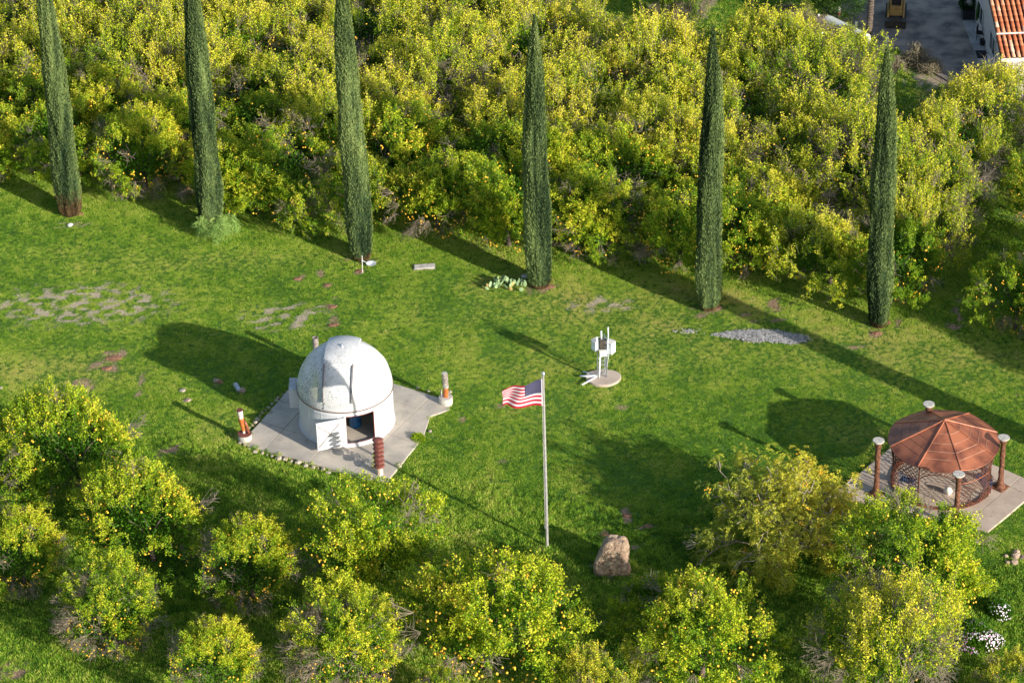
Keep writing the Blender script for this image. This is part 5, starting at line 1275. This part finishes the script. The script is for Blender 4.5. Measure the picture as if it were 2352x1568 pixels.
# shared tile: tapered half barrel, 12 faces
TP_, TL = .305, .46
def tile_mesh():
    mb = MB(); V = []; F = []; n_ = 6
    for s_, rad, zz in ((0, .108, .05), (1, .094, .015)):
        for i in range(n_ + 1):
            a = math.pi * i / n_; V.append((rad * math.cos(a), s_ * (TL + .03), zz + rad * .8 * math.sin(a)))
    for i in range(n_): F.append((i, i + 1, n_ + 2 + i, n_ + 1 + i))
    F.append(tuple(range(n_ + 1))[::-1])
    return mb.add(V, F).mesh('roof_tile', M['tile'], True)
tm = tile_mesh(); ntile = 0; rest = []
cosp = math.cos(math.atan(PT))
for run, (ya, za, yb) in enumerate(((-.35, HH + .12, Y2 - .08), (Y2 - .1, z1 + .14, HL * .72))):
    nrow = int((yb - ya) / (TL * cosp)) + 1
    for j in range(nrow):
        y = ya + j * TL * cosp; z = za + (y - ya) * PT
        if y > yb - .1: continue
        for i in range(17):
            x = -OV + .12 + i * TP_
            w_ = toW(x, y, z); px, py = proj(w_)
            if px > 2380 or py < -30: rest.append((x, y, z)); continue
            if ntile < 290:
                o = obj('roof_tile', tm, HB, (x, y, z)); o.rotation_euler = (math.atan(PT) + rng.uniform(-.01, .01), 0, rng.uniform(-.015, .015)); ntile += 1
            else: rest.append((x, y, z))
            # pan between
print('tiles', ntile, len(rest))
if rest:
    mb = MB(); tv = [tuple(v.co) for v in tm.vertices]; tfc = [tuple(p_.vertices) for p_ in tm.polygons]; ca, sa = math.cos(math.atan(PT)), math.sin(math.atan(PT))
    for x, y, z in rest: mb.add([(x + a, y + b_ * ca - c_ * sa, z + b_ * sa + c_ * ca) for a, b_, c_ in tv], tfc)
    mb.build('roof_tiles', M['tile'], HB, True, stuff=True)
# patio slab beside the house
pt = [at(*Z4(*q_))[:2] for q_ in ((1745, 205), (1955, 770), (2160, 960), (1860, 195))]
# house wall sits at P0-P1
patio = structure(slab_sheet('patio', [pt[0], pt[1], (P0[0] - hv[0] * 2, P0[1] - hv[1] * 2), (P0[0] + hu[0] * .3, P0[1] + hu[1] * .3), (P1[0] + hu[0] * .3, P1[1] + hu[1] * .3)], -.2, .17, M['patio'], bevel=.01))
def pz(X_, Y_): return at(*Z4(X_, Y_), .17)
m4 = [pz(*q_)[:2] for q_ in ((1872, 498), (1975, 498), (2000, 570), (1895, 574))]
tag(MB().prism(m4, .174, .195).build('doormat', M['mat_black'], None), 'large black mat on the patio beside the house door', 'mat')
def pot(X_, Y_, r, h, lb, plant=False):
    q_ = pz(X_, Y_); t_ = thing('plant_pot', lb, 'pot', q_); MB().lathe([(r * .75, 0), (r, h), (r * .85, h), (r * .8, h - .05), (0, h - .05)], 18, caps=False).build('pot_body', M['black'], t_, True, auto=R_(35))
    if plant:
        n_ = 500; d = unit(rng.normal(size=(n_, 3)) + [0, 0, .5]); V, F, T = leaves(d * .3 * r / .3 + [0, 0, h + .25], d, .14, .06, np.full(n_, .25), rng); obj('foliage', np_mesh('foliage', V, F, M['bush_leaf'], T), t_, stuff=True)
pot(1945, 440, .2, .34, 'round black pot on the patio next to the chair', False)
q_ = pz(1925, 385); t_ = thing('patio_chair', 'black patio chair against the house wall', 'chair', q_, hrz + 1.2)
MB().box((0, 0, .43), (.48, .46, .04)).build('seat', M['black'], t_); MB().box((0, .22, .68), (.48, .04, .45)).build('backrest', M['black'], t_)
for sx in (-.21, .21):
    for sy in (-.2, .2): MB().tube([(sx, sy, 0), (sx, sy, .42)], .018, 6).build('leg', M['black'], t_)
q_ = pz(2040, 690); t_ = thing('patio_chair', 'white plastic chair on the patio near the front corner of the house', 'chair', q_, hrz + 1.9)
MB().box((0, 0, .43), (.5, .48, .04)).build('seat', M['white_box'], t_)
for i in range(4): MB().box((-.18 + i * .12, .23, .70), (.07, .03, .5)).build('back_slat', M['white_box'], t_)
MB().tube([(-.24, .23, .42), (-.24, .25, .98), (.24, .25, .98), (.24, .23, .42)], .022, 6).build('back_frame', M['white_box'], t_)
for sx in (-.22, .22):
    for sy in (-.21, .21): MB().tube([(sx, sy, 0), (sx, sy, .42)], .022, 6).build('leg', M['white_box'], t_)
q_ = pz(1820, 190); t_ = thing('planter_box', 'dark planter with an overgrown green bush at the far end of the patio', 'planter', (q_[0], q_[1], .17), hrz)
MB().box((0, .25, .3), (.9, .7, .6)).build('box', M['black'], t_, bevel=.01)
n_ = 2600; d = unit(rng.normal(size=(n_, 3)) + [0, 0, .2]); V, F, T = leaves(d * rng.uniform(.5, 1, (n_, 1)) * [.6, .6, .55] + [-.05, .4, 1.0], d, .12, .05, np.clip(.2 + rng.normal(size=n_) * .1, 0, 1), rng); obj('foliage', np_mesh('foliage', V, F, M['pine_leaf'], T), t_, stuff=True)
q_ = pz(1875, 310); t_ = thing('umbrella', 'closed pale green umbrella leaning on the house wall', 'umbrella', q_)
MB().tube([(0, 0, 0), (.12, .3, 1.9)], .018, 6).build('pole', M['white_trim'], t_); MB().tube([(.04, .1, .7), (.08, .2, 1.2), (.12, .3, 1.85)], [.07, .09, .03], 10).build('canopy', M['bush_leaf'], t_, True)

# ------------------------------------------------------------------ compact loader in the yard
q = at(*Z4(1088, 282), .09); q2 = at(*Z4(1110, -60), .09); ly = unit((q2 - q)[:2]); 
ld_ = thing('loader', 'dusty yellow compact tracked loader parked in the yard with its blade down', 'loader', (q[0], q[1], .085), math.atan2(ly[1], ly[0]) - math.pi / 2)
BW = 205 / 4.266 * np.linalg.norm(q - EYE) / FPX
MB().prism([(-BW / 2, -.03), (BW / 2, -.03), (BW / 2, .03), (-BW / 2, .03)], .02, .5).build('blade', M['dark_metal'], ld_, bevel=.01)
MB().box((0, .26, .47), (BW, .5, .05)).build('blade_top', M['dark_metal'], ld_); 
for s_ in (-1, 1): MB().box((s_ * (BW / 2 - .02), .26, .26), (.04, .52, .46)).build('blade_side', M['dark_metal'], ld_)
MB().box((0, .05, .03), (BW + .04, .12, .03)).build('cutting_edge', M['steel'], ld_)
for s_ in (-1, 1):
    tr = MB(); pf = [(.75, .1), (.95, 0), (2.35, 0), (2.6, .25), (2.45, .55), (1.0, .5), (.75, .3)]
    k = len(pf); x0 = s_ * BW / 2 - s_ * .02; x1 = x0 - s_ * .3
    V = [(x0, a, b_) for a, b_ in pf] + [(x1, a, b_) for a, b_ in pf]; F = [tuple(range(k)), tuple(range(k, 2 * k))[::-1]] + [(i, (i + 1) % k, (i + 1) % k + k, i + k) for i in range(k)]
    t__ = tr.add(V, F).build('track', M['black'], ld_, bevel=.02)
    for j in range(12): MB().box(((x0 + x1) / 2, .85 + j * .14, .53), (.31, .05, .04)).build('track_pad', M['dark_metal'], t__)
    MB().tube([(s_ * BW * .36, .4, .35), (s_ * BW * .36, 1.2, .75), (s_ * BW * .36, 2.4, 1.1)], .07, 6).build('lift_arm', M['loader_yellow'], ld_, True)
MB().box((0, 1.6, .8), (BW * .58, 1.5, .5)).build('body', M['loader_yellow'], ld_, bevel=.04)
MB().box((0, .86, .62), (BW * .60, .12, .3)).build('nose', M['loader_yellow'], ld_, bevel=.02)
MB().box((0, 1.5, 1.42), (BW * .44, .9, .7)).build('cab_interior', M['black'], ld_)
for s_ in (-1, 1):
    for y_ in (.98, 2.05): MB().tube([(s_ * BW * .26, y_, 1.05), (s_ * BW * .26, y_ + .06, 2.0)], .045, 6).build('cab_post', M['loader_yellow'], ld_)
    MB().tube([(s_ * BW * .26, 1.03, 2.0), (s_ * BW * .26, 2.1, 2.0)], .045, 6).build('cab_rail', M['loader_yellow'], ld_)
MB().box((0, 1.7, 2.04), (BW * .56, .8, .05)).build('cab_roof', M['loader_yellow'], ld_, bevel=.02)
MB().box((0, 1.35, 1.15), (.45, .4, .12)).build('seat', M['black'], ld_)

# ------------------------------------------------------------------ gravel patch and grass
r = np.random.default_rng(99)
G = np.array(GRAVEL); n_ = 5200
lo, hi = G.min(0) - .3, G.max(0) + .3; Pg = r.uniform(lo, hi, (n_ * 2, 2)); Pg = Pg[inpoly(Pg + rng.normal(size=Pg.shape) * [.14, .07], GRAVEL)][:n_]
q = at(1580, 762)[:2]; Pg = np.vstack([Pg, q + r.normal(size=(70, 2)) * [.3, .12]])
sz = r.uniform(.025, .055, len(Pg)); base = np.array([[1, 0, 0], [-1, 0, 0], [0, 1, 0], [0, -1, 0], [0, 0, .8], [0, 0, -.8]]); fo = np.array([[0, 2, 4], [2, 1, 4], [1, 3, 4], [3, 0, 4], [2, 0, 5], [1, 2, 5], [3, 1, 5], [0, 3, 5]])
ang_ = r.uniform(0, 6.28, len(Pg)); cs, sn = np.cos(ang_), np.sin(ang_)
V = np.stack([base[None, :, 0] * cs[:, None] - base[None, :, 1] * sn[:, None], base[None, :, 0] * sn[:, None] + base[None, :, 1] * cs[:, None], np.broadcast_to(base[None, :, 2], (len(Pg), 6))], -1) * sz[:, None, None] * r.uniform(.7, 1.3, (len(Pg), 6, 1))
V = V + np.column_stack([Pg, gz(Pg[:, 0], Pg[:, 1]) + .03])[:, None]
gme = np_mesh('gravel', V.reshape(-1, 3), (np.arange(len(Pg))[:, None, None] * 6 + fo[None]).reshape(-1, 3), M['gravel'], np.repeat(r.random(len(Pg)), 8))
go = obj('gravel', gme); go['kind'] = 'stuff'; go['label'] = 'pale grey gravel spread in a long patch below the fifth cypress'; go['category'] = 'gravel'

def tuft(name, seed, nb, hgt, spread, wdt, lean):
    r = np.random.default_rng(seed); a = r.uniform(0, 6.28, nb); d = np.sqrt(r.random(nb)) * spread; P = np.stack([np.cos(a) * d, np.sin(a) * d, np.zeros(nb)], 1)
    D = unit(np.array([0, 0, 1.]) + r.normal(size=(nb, 3)) * lean * [1, 1, .3]); L_ = hgt * r.uniform(.6, 1.25, nb)[:, None]
    S = unit(np.cross(D, r.normal(size=(nb, 3)))) * wdt / 2
    V = np.stack([P - S * .7, P + S * .7, P + D * L_ * .6 + S, P + D * L_ * .6 - S, P + D * L_ + r.normal(size=(nb, 3)) * .01], 1).reshape(-1, 3)
    o5 = np.arange(nb)[:, None] * 5
    me = np_mesh(name, V, [np.concatenate([o5 + np.array([[0, 1, 2, 3]])]), o5 + np.array([[3, 2, 4]])], M['grass_green'])
    bl = r.normal(size=nb) * .13 - .02; a_ = me.attributes.new('blade', 'FLOAT', 'FACE'); a_.data.foreach_set('value', np.concatenate([bl, bl]).astype(np.float32))
    return me
tcol = bpy.data.collections.new('grass_tufts')        # kept out of the scene: only the blade meshes the lawn is made of
for i, args in enumerate(((1, 40, .075, .14, .017, .75), (2, 36, .10, .13, .016, .6), (3, 48, .055, .15, .020, 1.0), (4, 32, .14, .12, .016, .45), (5, 40, .065, .15, .018, .9))):
    o = bpy.data.objects.new('tuft_%d' % i, tuft('tuft', *args)); tcol.objects.link(o)
# points
sn1 = SN(21, 2, 14, .12, .5); sn2 = SN(22, 2, 16, .6, 2.2); sn3 = SN(23, 2, 18, 2.5, 7); sn4 = SN(24, 2, 40, 18, 45)
c4 = [at(-60, -40), at(2412, -40), at(2412, 1640), at(-60, 1640)]
den = 62.0
bb0 = np.array([min(c_[0] for c_ in c4), min(c_[1] for c_ in c4)]); bb1 = np.array([max(c_[0] for c_ in c4), max(c_[1] for c_ in c4)])
n_ = int(np.prod(bb1 - bb0) * den); Pt = r.uniform(bb0, bb1, (n_, 2))
keep = inpoly(Pt, c4)
snp = SN(31, 2, 16, 4, 12); snq = SN(32, 2, 16, 4, 12); Pj = Pt + np.stack([snp(Pt), snq(Pt)], 1) * .07
for pol in (PAD1, PAD2, PADT, DRIVE): keep &= ~(inpoly(Pj, pol) & inpoly(Pt, pol)) 
keep &= ~(inpoly(Pt, PADT) & (((Pt - TP[:2]) ** 2).sum(1) < .7))
keep &= ~(inpoly(Pt + snp(Pt)[:, None] * np.array([.22, .12]), GRAVEL) & (r.random(n_) < .96))
Pt = Pt[keep]
tan, dirt = patch_masks(Pt)
m_ = np.maximum(tan * .95, dirt)
keep = r.random(len(Pt)) > np.clip((m_ - .25) * 1.9, 0, .93) 
# deep in the orchard the floor is hidden: thin it out
off = (Pt - A0[:2]) @ per_
keep &= (off < 12) | (r.random(len(Pt)) < .35)
Pt = Pt[keep]; tan = tan[keep]; dirt = dirt[keep]; off = off[keep]
lawn = 1 / (1 + np.exp(off * 1.2))                       # 1 on the mown lawn, 0 under the orchard
px, py = proj(np.column_stack([Pt, np.zeros(len(Pt))]))
# the foreground grove grows longer, brighter grass
qF = at(700, 1060); near = 1 / (1 + np.exp(((Pt - qF[:2]) @ per_) * .5))
big = sn1(Pt); mid = sn2(Pt); fine = sn3(Pt); vf = sn4(Pt)
def zone(px_, py_, rx, ry):
    c_ = at(px_, py_); k = np.linalg.norm(c_ - EYE) / FPX; return np.exp(-(((Pt[:, 0] - c_[0]) / (rx * k)) ** 2 + ((Pt[:, 1] - c_[1]) / (ry * k / .56)) ** 2))
olive = .9 * zone(1300, 700, 420, 60) + .7 * zone(1250, 950, 120, 90) + .6 * zone(1050, 1180, 160, 90) + .7 * zone(1420, 1100, 120, 60) + zone(90, 850, 170, 50) + zone(480, 600, 330, 26) + zone(1130, 645, 90, 22) + zone(1480, 700, 330, 60) + zone(1950, 800, 380, 75) + zone(1960, 1000, 120, 60) + .8 * zone(520, 990, 120, 45) + .7 * zone(200, 860, 150, 40) + .6 * zone(1200, 830, 200, 50) + .9 * zone(1530, 800, 90, 60) + .7 * zone(2250, 850, 200, 60) + .5 * zone(100, 580, 200, 22) + .6 * zone(600, 1060, 160, 30)
tint = .365 + .055 * big + .045 * mid + .045 * fine + .055 * vf + .25 * np.clip(olive, 0, 1.2) * (.8 + .2 * mid) + .11 * near + .09 * (1 - lawn) + .25 * np.clip(tan - .1, 0, 1) + .05 * zone(185, 700, 250, 60) + r.normal(size=len(Pt)) * .075
tint = np.clip(tint, .02, .98)
scl = np.clip(.78 + .08 * mid + .10 * vf + .14 * r.normal(size=len(Pt)) + .5 * near + .45 * (1 - lawn) - .35 * np.clip(olive, 0, 1) * .6 - .4 * np.clip(m_.max() * tan, 0, 1), .25, 1.8)
scl *= np.where(dirt > .2, .7, 1)
gm = bpy.data.meshes.new('grass'); gm.vertices.add(len(Pt)); gm.vertices.foreach_set('co', np.column_stack([Pt, np.where(inpoly(Pt, PAD1) | inpoly(Pt, PAD2) | inpoly(Pt, PADT), .085, gz(Pt[:, 0], Pt[:, 1]) - .01)]).astype(np.float32).ravel())
for nm, arr, ty in (('tint', tint, 'FLOAT'), ('scl', scl, 'FLOAT'), ('rot', r.uniform(0, 6.28, len(Pt)), 'FLOAT')):
    a = gm.attributes.new(nm, ty, 'POINT'); a.data.foreach_set('value', arr.astype(np.float32))
a = gm.attributes.new('kind_i', 'INT', 'POINT'); ki = np.where(near > .45, r.choice([1, 3, 0, 1], len(Pt)), r.choice([0, 2, 4], len(Pt))); a.data.foreach_set('value', ki.astype(np.int32))
gr = obj('grass', gm); gr['kind'] = 'stuff'; gr['label'] = 'short weedy green grass covering the lawn and the grove floor'; gr['category'] = 'grass'
ng = bpy.data.node_groups.new('scatter_tufts', 'GeometryNodeTree')
ng.interface.new_socket('Geometry', in_out='INPUT', socket_type='NodeSocketGeometry'); ng.interface.new_socket('Geometry', in_out='OUTPUT', socket_type='NodeSocketGeometry')
N = ng.nodes; Lk_ = ng.links; gi = N.new('NodeGroupInput'); go_ = N.new('NodeGroupOutput')
m2p = N.new('GeometryNodeMeshToPoints'); iop = N.new('GeometryNodeInstanceOnPoints'); ci = N.new('GeometryNodeCollectionInfo')
ci.inputs['Collection'].default_value = tcol; ci.inputs['Separate Children'].default_value = True; ci.inputs['Reset Children'].default_value = True
def named(nm, ty):
    a = N.new('GeometryNodeInputNamedAttribute'); a.data_type = ty; a.inputs['Name'].default_value = nm; return a.outputs['Attribute']
cx = N.new('ShaderNodeCombineXYZ'); Lk_.new(named('rot', 'FLOAT'), cx.inputs[2])
Lk_.new(gi.outputs[0], m2p.inputs[0]); Lk_.new(m2p.outputs[0], iop.inputs['Points']); Lk_.new(ci.outputs[0], iop.inputs['Instance'])
iop.inputs['Pick Instance'].default_value = True; Lk_.new(named('kind_i', 'INT'), iop.inputs['Instance Index'])
Lk_.new(cx.outputs[0], iop.inputs['Rotation']); Lk_.new(named('scl', 'FLOAT'), iop.inputs['Scale']); Lk_.new(iop.outputs[0], go_.inputs[0])
md = gr.modifiers.new('scatter', 'NODES'); md.node_group = ng
print('grass points', len(Pt), 'orchard trees', cnt)
